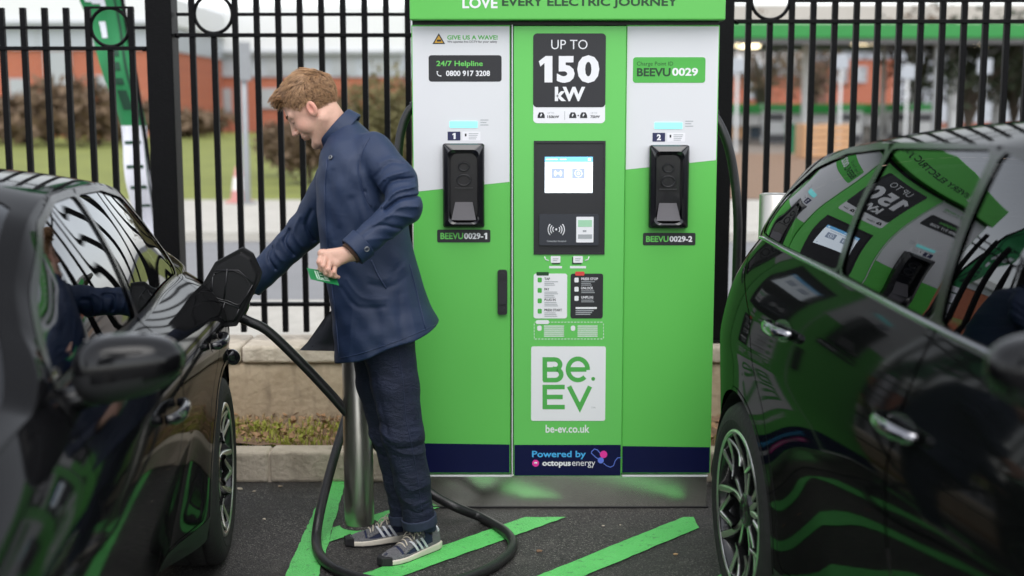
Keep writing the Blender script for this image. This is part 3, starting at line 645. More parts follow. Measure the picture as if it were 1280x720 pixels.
cadd(box('cabinet', xl+.012, xr-.012, YS+.035, YS+.78, .14, zt+.02, M['dark_plastic'], None, .006))
def chbox(name, x0, x1, y0, y1, z0, z1, m, bev=.004, p=None): return cadd_sub(box(name, x0, x1, y0, y1, z0, z1, m, None, bev, 3), p)
cx0, cx1 = xz(642, 300, YC)[0], xz(780, 300, YC)[0]
lp_ = chbox('side_panel', xl, cx0-.012, YS, YS+.034, zb_, zt, M['ch_green']); rp_ = chbox('side_panel', cx1+.001, xr, YS, YS+.034, zb_, zt, M['ch_green'])
cp_ = chbox('centre_panel', cx0, cx1, YC, YS+.033, zb_-.006, zt-.005, M['ch_green2'], .003)
chbox('trim_strip', cx0-.0075, cx0-.003, YC+.004, YS+.03, zb_, zt, M['ch_white'], .001)
chbox('side_wall', xl-.0, xl+.0115, YS+.036, YS+.77, zb_, zt, M['ch_green'], .003); chbox('side_wall', xr-.0115, xr, YS+.036, YS+.77, zb_, zt, M['ch_green'], .003)
# white upper livery on the side panels (edge rises to the right), navy band below
def band(pan, x0, x1):
    def bz(x, ya, yb): return ya+(yb-ya)*(x-514)/(900-514)
    A = [(x0, bz(x0, 239, 200)), (x1, bz(x1, 239, 200)), (x1, 31.5), (x0, 31.5)]
    cplate('white_livery', A, YS-.0002, .0006, M['ch_white'], pan)
    cplate('navy_band', [(x0, 590.5), (x1, 590.5), (x1, bz(x1, 554, 559)), (x0, bz(x0, 554, 559))], YS-.0002, .0006, M['ch_navy'], pan)
def pxx(x, y, Y): return 640+x*F_PX/((Y*CP)+(CAM_H-at(640, y, Y).z)*SP)
def livery(pan, xa, xb):
    z1, z2 = zt-.006, None
    def zline(x, za, zc): return za+(zc-za)*(x-xl)/(xr-xl)
    za, zc = xz(514, 240, YS)[1], xz(900, 200, YS)[1]; na, nc = xz(545, 554, YS)[1], xz(888, 559, YS)[1]
    cadd_sub(plate('white_livery', [(xa, zline(xa, za, zc)), (xb, zline(xb, za, zc)), (xb, z1), (xa, z1)], YS-.0002, .0006, M['ch_white']), pan)
    cadd_sub(plate('navy_band', [(xa, zb_+.004), (xb, zb_+.004), (xb, zline(xb, na, nc)), (xa, zline(xa, na, nc))], YS-.0002, .0006, M['ch_navy']), pan)
livery(lp_, xl+.004, cx0-.016); livery(rp_, cx1+.005, xr-.004)
nz_ = xz(700, 556, YC)[1]
cadd_sub(plate('navy_band', [(cx0+.003, zb_-.003), (cx1-.003, zb_-.003), (cx1-.003, nz_), (cx0+.003, nz_)], YC-.0002, .0006, M['ch_navy']), cp_)
# plinth and white drip edge
chbox('drip_edge', xl+.03, cx0-.006, YS-.006, YS+.05, zb_-.012, zb_-.0065, M['ch_white'], .001); chbox('drip_edge', cx1+.006, xr-.01, YS-.006, YS+.05, zb_-.012, zb_-.0065, M['ch_white'], .001)
chbox('plinth', xl+.02, xr-.008, YP, YS+.77, .006, zb_-.013, M['plinth'], .003)
chbox('base_seal', xl+.01, xr, YP-.004, YS+.78, 0, .008, M['ch_black'], .002)
# canopy
fx0, fx1 = xz(512, 20, YF)[0], xz(907, 20, YF)[0]; fz0 = xz(700, 25, YF)[1]; FZT = fz0+.19
fas = chbox('canopy', fx0, fx1, YF, YS+.80, fz0, FZT, M['ch_green'], .006)
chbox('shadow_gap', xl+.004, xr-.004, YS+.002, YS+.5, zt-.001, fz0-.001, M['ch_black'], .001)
zc0, zc1 = xz(700, 10.5, YF)[1], xz(700, -3, YF)[1]
def ftext(s, x0, x1, m):
    a, b = xz(x0, 10, YF)[0], xz(x1, 10, YF)[0]; cadd_sub(text('lettering', s, a, b, zc0, zc1, YF-.0008, m, None, .028, 1.02), fas)
ftext('LOVE', 578, 622, M['s_white']); ftext('EVERY ELECTRIC JOURNEY', 627.5, 847, M['s_dkgreen'])
S = .0008
def one(x0, y0, x1, y1, Y, m, p):
    w, h = x1-x0, y1-y0
    return cplate('lettering', [(x0+w*.42, y1), (x1, y1), (x1, y0), (x0+w*.50, y0), (x0, y0+h*.20), (x0+w*.12, y0+h*.40), (x0+w*.42, y0+h*.26)], Y+.0002, .0002, m, p)
# ---- left panel stickers
Yl = YS-.0008
tri = cplate('warning_triangle', [(540.5, 55), (556.5, 55), (548.5, 41.5)], Yl, S, M['s_black'], lp_); cplate('warning_triangle', [(543, 53.6), (554, 53.6), (548.5, 44.3)], Yl-S, .0004, M['s_yellow'], lp_)
cbar(546, 49.5, 551.5, 52, Yl-S-.0004, M['s_black'], lp_)
ctext('GIVE US A WAVE!', 559, 44, 622, 49.6, Yl-.0003, M['s_green'], lp_, .03); ctext('We operate live CCTV for your safety', 559, 50.8, 621.5, 54.2, Yl-.0003, M['s_black'], lp_, .02)
hs = crr('helpline_sign', 536, 69, 627, 102, 3.5, Yl, S, M['s_black'], lp_); Yt = Yl-S-.0003
ctext('24/7 Helpline', 545.5, 76, 603.5, 84.5, Yt, M['s_lime'], lp_, .02); ctext('0800 917 3208', 557.5, 88.2, 612.5, 95.2, Yt, M['s_white'], lp_, .025)
a = [xz(x, y, Yt) for x, y in ((546.8, 89), (546.6, 92.2), (548.6, 94.6), (551.6, 95.2))]; cadd_sub(tube('phone_icon', catmull([(p[0], Yt, p[1]) for p in a], 4), [.0034]*2+[.0022]*9+[.0034]*2, M['s_white'], None, 6), lp_)
def port_set(pan, cx, cy, num):
    Yn = YS-.0008
    chp = crr('status_light', cx-17.5, cy-3.5, cx+17.5, cy+4.5, 1, Yn, .002, M['cyan_led'], pan)
    for k in range(3): cbar(cx+21, cy-5.5+k*3.1, cx+31-(k % 2)*2.5, cy-4.4+k*3.1, Yn, M['s_grey'], pan)
    s = crr('port_number', cx-20, cy+9.5, cx-4, cy+20.5, .6, Yn, S, M['s_navy'], pan); (one(cx-14.2, cy+11.3, cx-10, cy+18.8, Yn-S-.0003, M['s_white'], pan) if num == '1' else ctext(num, cx-14.5, cy+11.3, cx-9.2, cy+18.8, Yn-S-.0003, M['s_white'], pan, .05))
    crr('port_note', cx-1.5, cy+9.5, cx+21, cy+20.5, .8, Yn, .0004, M['s_white'], pan); cbar(cx+1.5, cy+12, cx+3.6, cy+15.4, Yn-.0006, M['s_black'], pan)
    for k in range(4): cbar(cx+6.5, cy+11.6+k*2.2, cx+18.5-(k*5 % 4), cy+12.4+k*2.2, Yn-.0006, M['s_grey'], pan)
port_set(lp_, 579.5, 155, '1'); port_set(rp_, 835.5, 156.5, '2')
def holster(pan, x0, y0, x1, y1):
    """bevelled gloss-black connector holster: raised rim, deep pocket, socket ring and sloped chute"""
    Yb = YS-.001; a, b = xz(x0, y1, Yb), xz(x1, y0, Yb); w, h = b[0]-a[0], b[1]-a[1]
    def ring(fr, r, yy): return [(x, yy, z) for x, z in rrect(a[0]+fr[0], b[0]-fr[0], a[1]+fr[2], b[1]-fr[1], r, 5)]
    loops = [ring((0, 0, 0), .010, Yb), ring((.0, .0, .0), .010, Yb-.034), ring((.005, .005, .005), .010, Yb-.042), ring((.020, .024, .014), .022, Yb-.050), ring((.026, .034, .020), .026, Yb-.044), ring((.030, .040, .024), .026, Yb-.003)]
    V = [p for L in loops for p in L]; n = len(loops[0]); F = []
    for i in range(len(loops)-1):
        for k in range(n): F.append((i*n+k, i*n+(k+1) % n, (i+1)*n+(k+1) % n, (i+1)*n+k))
    F.append(tuple(range(5*n, 6*n)))
    hol = cadd_sub(mk('holster', V, [tuple(reversed(f)) for f in F], M['gloss_black'], None), pan)
    return a, b, Yb
def holster_parts(pan, a, b, Yb):
    xm = (a[0]+b[0])/2; h = b[1]-a[1]
    for (dz, r) in ((.72, .020), (.56, .026)):
        pts = [(xm+r*math.cos(t)*1.0, Yb-.008, a[1]+h*dz+r*.8*math.sin(t)) for t in [2*math.pi*k/28 for k in range(29)]]; cadd_sub(tube('socket_ring', pts, .004, M['dark_plastic'], None, 6), pan)
    z0, z1 = a[1]+.030, a[1]+h*.30; V = [(xm-.048, Yb-.040, z0), (xm+.048, Yb-.040, z0), (xm+.034, Yb-.006, z1), (xm-.034, Yb-.006, z1)]
    cadd_sub(mk('chute', V, [(0, 1, 2, 3)], M['chute'], None), pan)
    cadd_sub(box('lip', xm-.035, xm+.035, Yb-.014, Yb-.004, a[1]+h*.46, a[1]+h*.47, M['dark_plastic'], None, .001), pan)
M['chute'] = mat('chute_satin_grey', (.045, .042, .052), .5, .0, var=.1)
# pockets need a hole: the side panels behind them are dark boxes set just proud of the panel face
for pan, q in ((lp_, (554.5, 179, 605.5, 283.5)), (rp_, (809.5, 181, 860.5, 284.5))):
    a, b, Yb = holster(pan, *q); holster_parts(pan, a, b, Yb-.0)
def idplate(pan, x0, y0, x1, y1, s):
    crr('port_plate', x0, y0, x1, y1, 2, Yl, S, M['s_black'], pan)
    w = x1-x0; ctext('BEEVU', x0+4, y0+4, x0+w*.49, y1-4, Yl-S-.0003, M['s_lime'], pan, .03); (ctext(s, x0+w*.505, y0+4, x1-4, y1-4, Yl-S-.0003, M['s_white'], pan, .035) if s[-1] == '2' else (ctext(s[:-1], x0+w*.505, y0+4, x1-9, y1-4, Yl-S-.0003, M['s_white'], pan, .035), one(x1-8, y0+4, x1-4, y1-4, Yl-S-.0003, M['s_white'], pan)))
idplate(lp_, 546.5, 287, 613, 303, '0029-1'); idplate(rp_, 803.5, 291, 869.5, 306.5, '0029-2')
# door handle on the left panel
hp = crr('door_handle', 622, 337, 634, 393, 3, YS-.0005, .012, M['dark_plastic'], lp_); crr('handle_grip', 623.5, 353, 632.8, 380, 1.5, YS-.0128, .006, M['s_black'], lp_); crr('lock_cap', 624.5, 341, 631.5, 348, 3, YS-.0128, .004, M['dark_plastic'], lp_); crr('lock_cap', 624.5, 383, 631.5, 390, 3, YS-.0128, .004, M['dark_plastic'], lp_)
# ---- right panel
crr('id_sign', 791, 71.5, 882, 103.5, 3.5, Yl, S, M['s_green'], rp_); ctext('Charge Point ID', 796, 77, 841.5, 83.6, Yt, M['s_dkgreen'], rp_, .002); ctext('BEEVU', 796, 85, 838.3, 95.6, Yt, M['s_dkgreen'], rp_, .032); ctext('0029', 840, 84.8, 872.6, 95, Yt, M['s_white'], rp_, .03)
# ---- centre panel: rating sign
Yc = YC-.0006; Yct = Yc-S-.0003
crr('rating_sign', 666.5, 42, 757.3, 154, 5, Yc, .0004, M['s_white'], cp_); crr('rating_sign', 666.3, 41.7, 757.5, 134, 5, Yc-.0005, S, M['s_black'], cp_)
Yr = Yc-.0005-S-.0003
ctext('UP TO', 689, 49.7, 734.5, 61.5, Yr, M['s_white'], cp_, -.004); one(673.5, 70, 690.5, 103, Yr, M['s_white'], cp_); ctext('5', 696, 70, 718.5, 103.5, Yr, M['s_white'], cp_, .05); ctext('0', 721.5, 69, 749.3, 103.8, Yr, M['s_white'], cp_, .045); ctext('kW', 693.5, 108.5, 731.5, 126.5, Yr, M['s_white'], cp_, .04)
Yw = Yc-.0008
def car_icon(x, y):
    cplate('car_icon', [(x-4.5, y+3.5), (x+4.5, y+3.5), (x+4.3, y), (x+2.4, y-3.6), (x-2.4, y-3.6), (x-4.3, y)], Yw, .0004, M['s_black'], cp_); cplate('car_icon_bolt', [(x-.8, y+2), (x+1.2, y-.6), (x+.2, y-2.4), (x-1.2, y)], Yw-.0005, .0003, M['s_white'], cp_)
car_icon(676.5, 144); car_icon(716, 144); car_icon(729.5, 144); cbar(722, 143.6, 723.6, 145.2, Yw, M['s_black'], cp_); cbar(705.6, 139, 706.2, 150, Yw, M['s_grey'], cp_)
ctext('150kW', 684, 144.2, 699, 147.6, Yw, M['s_black'], cp_, .03); ctext('75kW', 738, 144.2, 750, 147.6, Yw, M['s_black'], cp_, .03); ctext('UP TO', 684.5, 140.2, 692.5, 142.2, Yw, M['s_grey'], cp_, .0); ctext('UP TO', 738.5, 140.2, 746.5, 142.2, Yw, M['s_grey'], cp_, .0)
# terminal: recessed black panel, screen, card reader
a, b = xz(667, 318, YC), xz(757, 176, YC)
def ring2(x0, x1, z0, z1, y): return [(x0, y, z0), (x1, y, z0), (x1, y, z1), (x0, y, z1)]
V = ring2(a[0], b[0], a[1], b[1], YC-.004)+ring2(a[0]+.007, b[0]-.007, a[1]+.006, b[1]-.010, YC-.004)+ring2(a[0]+.007, b[0]-.007, a[1]+.006, b[1]-.012, YC-.001)+ring2(a[0], b[0], a[1], b[1], YC)
F = []
for i, j in ((0, 4), (4, 8), (12, 0)):
    for k in range(4): F.append((i+k, i+(k+1) % 4, j+(k+1) % 4, j+k))
F.append((8, 9, 10, 11)); term = cadd_sub(mk('terminal', V, F, M['dark_plastic'], None), cp_)
Yz = YC-.0015
cbar(681, 196, 741, 241, Yz, M['screen'], cp_, 'screen', .0012); cbar(681, 196, 741, 202.4, Yz-.0014, M['screen_b'], cp_, 'screen_header')
cbar(689.5, 210.5, 705.5, 223, Yz-.0014, M['screen_g'], cp_, 'screen_button'); cbar(715, 210.5, 731, 223, Yz-.0014, M['screen_g'], cp_, 'screen_button')
cbar(691, 205.6, 730, 206.6, Yz-.0014, M['screen_g'], cp_, 'screen_text'); cbar(682.5, 198.6, 697, 199.8, Yz-.0020, M['screen'], cp_, 'screen_text'); cbar(700, 198.6, 708, 199.8, Yz-.0020, M['screen'], cp_, 'screen_text'); cbar(735, 197.6, 738.5, 200.8, Yz-.0020, M['screen'], cp_, 'screen_text'); cbar(735.3, 236.5, 737, 238, Yz-.0014, M['screen_g'], cp_, 'screen_text')
def arc(cx, cy, r, a0, a1, w, Y, m, p, name='contactless_arc'):
    pts = []; 
    for k in range(9):
        t = math.radians(a0+(a1-a0)*k/8); pts.append((cx+r*math.cos(t), cy+r*math.sin(t)))
    q = [xz(x, y, Y) for x, y in pts]; cadd_sub(tube(name, [(c[0], Y, c[1]) for c in q], w, m, None, 5), p)
for sgn in (0, 180):
    for r in (2.6, 4.6): arc(697.5, 216.8, r, sgn-50, sgn+50, .0016, Yz-.0014, M['screen'], cp_)
    for r in (4.5, 7.2, 10.2): arc(695.3, 287, r, sgn-42, sgn+42, .0022, Yz-.0105, M['s_white'], cp_)
arc(723, 216.8, 4.6, 0, 360, .0014, Yz-.0014, M['screen'], cp_); arc(723, 216.8, 1.6, 0, 360, .0016, Yz-.0014, M['screen'], cp_); arc(697.5, 216.8, .5, 0, 360, .002, Yz-.0014, M['screen'], cp_)
M['reader'] = mat('card_reader', (.025, .028, .038), .35, var=.1)
crr('card_reader', 674, 267.5, 748.3, 306.3, 2, Yz, .010, M['reader'], cp_); arc(695.3, 287, .6, 0, 360, .003, Yz-.0105, M['s_white'], cp_, 'contactless_dot'); ctext('Contactless Accepted', 683.5, 300.2, 707.5, 303, Yz-.0102, M['s_grey'], cp_, .02)
crr('reader_display', 720.2, 271, 742, 303, 1, Yz-.0102, .002, M['s_white'], cp_); cbar(722.5, 275, 740, 283.5, Yz-.0126, mat('display_green', (.35, .62, .42), .4), cp_, 'display_field'); cbar(722.5, 293, 740, 298.5, Yz-.0126, M['s_grey'], cp_, 'display_field'); cbar(728.5, 287.5, 733, 290, Yz-.0126, M['s_grey'], cp_, 'display_field')
# small labels under the terminal
for (x, sg) in ((694.5, -1), (722.5, 1)):
    cbar(x-4.5-(sg > 0)*3, 321.5, x+5.5-(sg > 0)*1, 330.5, Yc, M['s_dkgreen'], cp_, 'label_shadow'); crr('label_tile', x-6, 320, x+6, 328.5, 1, Yc-.0005, .0005, M['s_white'], cp_)
    cbar(x-3.5, 323, x+3.5, 324, Yc-.0012, M['s_grey'], cp_); cbar(x-3.5, 325.4, x+2, 326.2, Yc-.0012, M['s_grey'], cp_)
    q = [xz(x+sg*d, y, Yc) for d, y in ((14, 320.5), (12.5, 324.5), (8.5, 325.8))]; cadd_sub(tube('arrow', [(c[0], Yc, c[1]) for c in q], .0022, M['s_white'], None, 5), cp_)
    cbar(x-8-(sg > 0)*2, 332.6, x+8+(sg > 0)*2, 335.4, Yc, M['s_white'], cp_, 'label_caption')
# instruction cards
crr('instruction_card', 667, 342, 709, 398, 3, Yc, S, M['s_white'], cp_); crr('instruction_card', 713, 342, 754, 398, 3, Yc, S, M['s_black'], cp_)
crr('card_tab', 670.5, 340, 686, 344.5, 1, Yc-S-.0002, .0004, M['s_dkgreen'], cp_); crr('card_tab', 719, 339.5, 730.5, 344.5, 1, Yc-S-.0002, .0004, M['s_red'], cp_)
def steps(items, x, y, m1, m2, mi, dy):
    for k, (s, w, nl) in enumerate(items):
        yy = y+k*dy
        if s: ctext(s, x, yy, x+w, yy+3.2, Yct-.0002, m1, cp_, .025)
        for j in range(nl): cbar(x, yy+4.7+j*2.1, x+17-((k*7+j*5) % 6), yy+5.6+j*2.1, Yct-.0001, m2, cp_)
        crr('step_icon', x-8.5, yy, x-3.2, yy+6, 1.2, Yct, .0003, mi, cp_)
steps((('TAP', 7, 3), ('PAY', 6, 4), ('PLUG IN', 14, 3), ('PRESS START', 22, 3)), 680.5, 347, M['s_black'], M['s_grey'], M['s_green'], 13)
steps((('PRESS STOP', 21, 3), ('UNLOCK', 15, 2), ('UNPLUG', 15, 2)), 726.5, 347, M['s_white'], M['s_grey'], M['s_white'], 11.5)
cbar(719.5, 383.8, 746, 386.2, Yct, M['s_white'], cp_); [cbar(719.5, 387.6+k*2.3, 742-k*2, 388.9+k*2.3, Yct, M['s_grey'], cp_) for k in range(3)]
# dashed help box
for k in range(21):
    x = 668.5+k*4.1
    cbar(x, 402.3, x+2.6, 403.0, Yc, M['s_white'], cp_, 'dash'); cbar(x, 423.4, x+2.6, 424.1, Yc, M['s_white'], cp_, 'dash')
for k in range(5): y = 404.5+k*4; cbar(667.4, y, 668.1, y+2.4, Yc, M['s_white'], cp_, 'dash'); cbar(754, y, 754.7, y+2.4, Yc, M['s_white'], cp_, 'dash')
crr('card_tab', 670, 400.2, 686, 405, 1.5, Yc-.0004, .0004, M['s_white'], cp_)
for (x, w) in ((680, 26), (722, 26)):
    crr('help_icon', x-8.5, 407, x-3, 413.5, 2.2, Yc, .0003, M['s_white'], cp_)
    for j in range(6): cbar(x, 407+j*2.5, x+w-((j*7+int(x)) % 7), 408.2+j*2.5, Yc, M['s_white'], cp_)
# logo tile
crr('logo_tile', 663.8, 433, 757.3, 526, 2.5, Yc, S, M['s_white'], cp_)
LG = mat('logo_green', (.075, .40, .075), .45, var=.03)
def stroke(pts, w=.0092, closed=False, Y=Yct, m=LG, name='logo_letter'):
    """flat ribbon with constant width along a polyline given in photo coordinates"""
    q = [Vector(xz(x, y, Y)) for x, y in pts]; n = len(q); V = []; F = []
    for i in range(n):
        a = q[(i-1) % n] if closed or i else q[i]; b = q[(i+1) % n] if closed or i < n-1 else q[i]
        t1 = (q[i]-a).normalized() if (q[i]-a).length > 1e-9 else (b-q[i]).normalized(); t2 = (b-q[i]).normalized() if (b-q[i]).length > 1e-9 else t1
        n1, n2 = Vector((-t1.y, t1.x)), Vector((-t2.y, t2.x)); mm = (n1+n2).normalized(); k = 1/max(.35, mm.dot(n1))
        for s in (1, -1): p = q[i]+mm*s*k*w; V.append((p.x, Y, p.y))
    for i in range(n if closed else n-1):
        j = (i+1) % n; F.append((2*i, 2*i+1, 2*j+1, 2*j))
    return cadd_sub(mk(name, V, F, m, None), cp_)
def arcp(cx, cy, rx, ry, a0, a1, n=14): return [(cx+rx*math.cos(math.radians(a0+(a1-a0)*k/n)), cy+ry*math.sin(math.radians(a0+(a1-a0)*k/n))) for k in range(n+1)]
stroke([(681, 476), (681, 449.3), (693, 449.3)]+arcp(693, 455.6, 7.2, 6.3, -90, 90, 10)+[(681, 461.9)]); stroke([(681.1, 461.9), (694, 461.9)]+arcp(694, 468.2, 7.6, 6.9, -90, 90, 10)+[(679, 475.1)], Y=Yct-.0002)
stroke([(711, 461.8), (733, 461.8)], Y=Yct-.0003); stroke(arcp(722.3, 461.8, 12.3, 13.3, 3, -315, 26), Y=Yct-.0001); stroke(arcp(741.5, 473.6, 1.2, 1.2, 0, 350, 10), .004, True)
stroke([(706, 483.8), (681, 483.8), (681, 508.8), (706, 508.8)]); stroke([(683, 496.2), (703.5, 496.2)], Y=Yct-.0001); stroke([(711.3, 483), (724.8, 509.6), (737.5, 483)])
ctext('TM', 739, 508.5, 744, 510.6, Yct, M['s_grey'], cp_, .0)
ctext('be-ev.co.uk', 682, 531, 737, 541, Yc-.0002, M['s_white'], cp_, .018)
Yn = YC-.0012
ctext('Powered by', 665, 563.5, 732.5, 574, Yn, M['s_cyan'], cp_, .022); ctext('octopus', 677.8, 576, 713.5, 584.5, Yn, M['s_white'], cp_, .035); ctext('energy', 715, 577, 744, 584.8, Yn, M['s_white'], cp_, .0)
def disc(cx, cy, r, Y, m, name): q = [xz(*p, Y) for p in arcp(cx, cy, r, r, 0, -343.6, 21)]; cadd_sub(plate(name, q, Y, .0003, m), cp_)
disc(669.5, 579, 4.3, Yn, M['s_pink'], 'octopus_mark'); cbar(667.5, 577.6, 671.5, 579.4, Yn-.0005, M['s_white'], cp_, 'octopus_mark_detail')
stroke([(739.5, 564.5), (743, 561.2), (747, 562.5), (752, 569), (753.5, 573), (748.5, 574), (744.5, 571.5), (739, 566.2)], .0016, True, Yn, M['s_blue'], 'plug_drawing'); disc(754.5, 568, 4.6, Yn-.0002, M['s_pink'], 'plug_drawing_disc'); disc(751, 575.5, 3.8, Yn-.0003, M['s_blue'], 'plug_drawing_disc')
stroke(catmull2 if False else [(754.5, 579), (758, 582), (763, 584), (767, 582), (769, 576), (772, 572.3), (777, 572)], .0014, False, Yn, M['s_blue'], 'plug_drawing_wire')
# ================================================================ BOLLARDS
def bollard(px_, py_, h, lab, r=.057):
    p = gr(px_, py_); rt = empty('bollard', (p.x, p.y, 0), 0, lab, 'bollard', 'steel bollards guarding the charger')
    V, F = lathe_vf([(r, 0), (r, h-.004), (r-.004, h), (r-.012, h+.002), (0, h+.003)], 40); mk('post', V, F, M['bollard'], rt, True)
    V, F = lathe_vf([(r+.02, 0), (r+.018, .006), (r+.001, .012)], 28); mk('ground_collar', V, F, M['asphalt'], rt, True)
M['bollard'] = brushed_mat('bollard_steel', .3, (.50, .48, .44)); M['bollard'].node_tree.nodes['Principled BSDF'].inputs['Anisotropic'].default_value = .6
bollard(449.5, 657, 1.18, 'brushed steel bollard behind the legs of the man'); bollard(957, 666, 1.30, 'brushed steel bollard between the charger and the far parked car')
# ================================================================ CABLES
M['cable'] = mat('cable_rubber', (.012, .012, .013), .38, var=.25, vs=30, bump=.15, bs=200)
PLUG = at(306, 384, 4.76)
cab = empty('charging_cable', (xl, 5.3, 0), 0, 'thick black charging cable looping over the ground to the car', 'cable')
cinv = Matrix.Translation((-xl, -5.3, 0))
R = .0185
def gp(x, y): p = gr(x, y, R); return (p.x, p.y, p.z+.002)
hang = catmull([(xl+.02, 5.28, 1.62), (xl-.035, 5.28, 1.60), (xl-.075, 5.25, 1.45), (xl-.08, 5.2, 1.1), tuple(at(448, 470, 5.12)), tuple(at(428, 537, 5.0)), tuple(at(414, 585, 4.86)), tuple(at(400, 640, 4.68)), gp(395.5, 678), gp(404, 700), gp(428, 716), gp(470, 728), gp(520, 733), gp(570, 727), gp(610, 712), gp(634, 695), gp(641, 680), gp(630, 664), gp(600, 647), tuple(at(570, 634, 4.83)), tuple(at(538, 616, 4.86)), tuple(at(500, 585, 4.86)), tuple(at(455, 540, 4.82)), tuple(at(410, 489, 4.79)), tuple(at(370, 447, 4.77)), tuple(at(335, 414, 4.75)), tuple(at(312, 402, 4.74)), tuple(at(300, 397, 4.75))], 8)
o = tube('sleeve', hang, R, M['cable'], cab, 14); o.matrix_parent_inverse = cinv
gl = tube('gland', [(xl+.0, 5.28, 1.62), (xl-.02, 5.28, 1.612)], .03, M['dark_plastic'], cab, 14); gl.matrix_parent_inverse = cinv
pA = at(299, 397, 4.755); pB = Vector(PLUG)+Vector((-.02, .02, 0)); 
o = tube('connector', catmull([tuple(pA), tuple(at(292, 391, 4.77)), tuple(at(282, 384, 4.79)), tuple(at(272, 380, 4.81))], 5), [.022+.012*min(1, i/6) for i in range(16)], M['gloss_black'], cab, 16); o.matrix_parent_inverse = cinv
o = tube('connector_handle', catmull([tuple(at(299, 394, 4.765)), tuple(at(306, 380, 4.78)), tuple(at(300, 362, 4.79)), tuple(at(284, 362, 4.80))], 5), .019, M['gloss_black'], cab, 12); o.matrix_parent_inverse = cinv
cab2 = empty('charging_cable', (xr, 5.3, 0), 0, 'black charging cable hanging down the side of the charger next to the far bollard', 'cable'); c2inv = Matrix.Translation((-xr, -5.3, 0))
pts = catmull([(xr-.03, 5.25, 1.60), (xr+.015, 5.22, 1.585), tuple(at(908, 175, 5.2)), tuple(at(917, 215, 5.2)), tuple(at(922, 270, 5.2)), tuple(at(921, 330, 5.22)), tuple(at(917, 430, 5.25)), tuple(at(912, 520, 5.28)), (xr+.07, 5.32, .10), (xr+.10, 5.45-.1, .03), (xr+.2, 5.3, .021), (xr+.35, 5.2, .0205), (xr+.42, 5.28, .0205)], 8)
o = tube('sleeve', pts, R, M['cable'], cab2, 14); o.matrix_parent_inverse = c2inv
o = tube('gland', [(xr-.005, 5.25, 1.595), (xr+.018, 5.22, 1.585)], .03, M['dark_plastic'], cab2, 14); o.matrix_parent_inverse = c2inv
# ================================================================ CARS
def glass_mat():
    m = bpy.data.materials.new('tinted_glass'); m.use_nodes = True; n, l = m.node_tree.nodes, m.node_tree.links; n.remove(n['Principled BSDF'])
    tr = n.new('ShaderNodeBsdfTransparent'); gl = n.new('ShaderNodeBsdfGlossy'); gl.inputs['Roughness'].default_value = .0; gl.inputs['Color'].default_value = (.95, .97, 1, 1)
    fr = n.new('ShaderNodeFresnel'); fr.inputs['IOR'].default_value = 1.62; mx = n.new('ShaderNodeMixShader')
    tc = n.new('ShaderNodeTexCoord'); nz = n.new('ShaderNodeTexNoise'); nz.inputs['Scale'].default_value = 2; l.new(tc.outputs['Object'], nz.inputs['Vector'])
    cm = n.new('ShaderNodeMix'); cm.data_type = 'RGBA'; cm.inputs[6].default_value = (.07, .075, .08, 1); cm.inputs[7].default_value = (.09, .10, .105, 1); l.new(nz.outputs['Fac'], cm.inputs[0]); l.new(cm.outputs[2], tr.inputs['Color'])
    l.new(fr.outputs[0], mx.inputs[0]); l.new(tr.outputs[0], mx.inputs[1]); l.new(gl.outputs[0], mx.inputs[2]); l.new(mx.outputs[0], n['Material Output'].inputs[0])
    return m
def paint(name, col, rough=.25, metal=.0, ior=1.6, cw=.6):
    m = mat(name, col, rough, metal, var=.08, vs=400, coat=cw, spec=0.0); p = bsdf(m); p.inputs['Coat Roughness'].default_value = .055; p.inputs['Coat IOR'].default_value = ior; return m
M['glass'] = glass_mat()
M['trim'] = mat('black_trim', (.006, .006, .007), .25, var=.2); M['clad_p'] = mat('grained_black_plastic', (.012, .012, .013), .55, var=.2, bump=.2, bs=300); M['chrome'] = mat('chrome', (.75, .75, .76), .08, 1., var=.03); M['tyre'] = mat('tyre_rubber', (.014, .013, .013), .75, var=.3, vs=20, bump=.3, bs=60)
M['alloy'] = mat('machined_alloy', (.78, .77, .73), .28, 1., var=.08); M['alloy_d'] = mat('dark_alloy', (.02, .02, .021), .25, .5, var=.15, coat=.5); M['interior'] = mat('interior_cloth', (.016, .016, .018), .85, var=.25, vs=30, bump=.2, bs=200); M['lamp_red'] = mat('tail_lamp_red', (.16, .004, .006), .12, var=.2, coat=1); M['lamp_clear'] = mat('headlamp_glass', (.35, .37, .4), .08, .3, var=.1, coat=1)
def hermite(xs, ys):
    xs, ys = np.array(xs, float), np.array(ys, float); d = np.diff(ys)/np.diff(xs); m_ = np.zeros(len(xs)); m_[0], m_[-1] = d[0], d[-1]
    for i in range(1, len(xs)-1):
        if d[i-1]*d[i] > 0:
            w1, w2 = 2*(xs[i+1]-xs[i])+(xs[i]-xs[i-1]), (xs[i+1]-xs[i])+2*(xs[i]-xs[i-1]); m_[i] = (w1+w2)/(w1/d[i-1]+w2/d[i])
    def f(x):
        x = np.clip(np.asarray(x, float), xs[0], xs[-1]); i = np.clip(np.searchsorted(xs, x)-1, 0, len(xs)-2); h = xs[i+1]-xs[i]; t = (x-xs[i])/h
        return (2*t**3-3*t**2+1)*ys[i]+(t**3-2*t**2+t)*h*m_[i]+(-2*t**3+3*t**2)*ys[i+1]+(t**3-t**2)*h*m_[i+1]
    return f
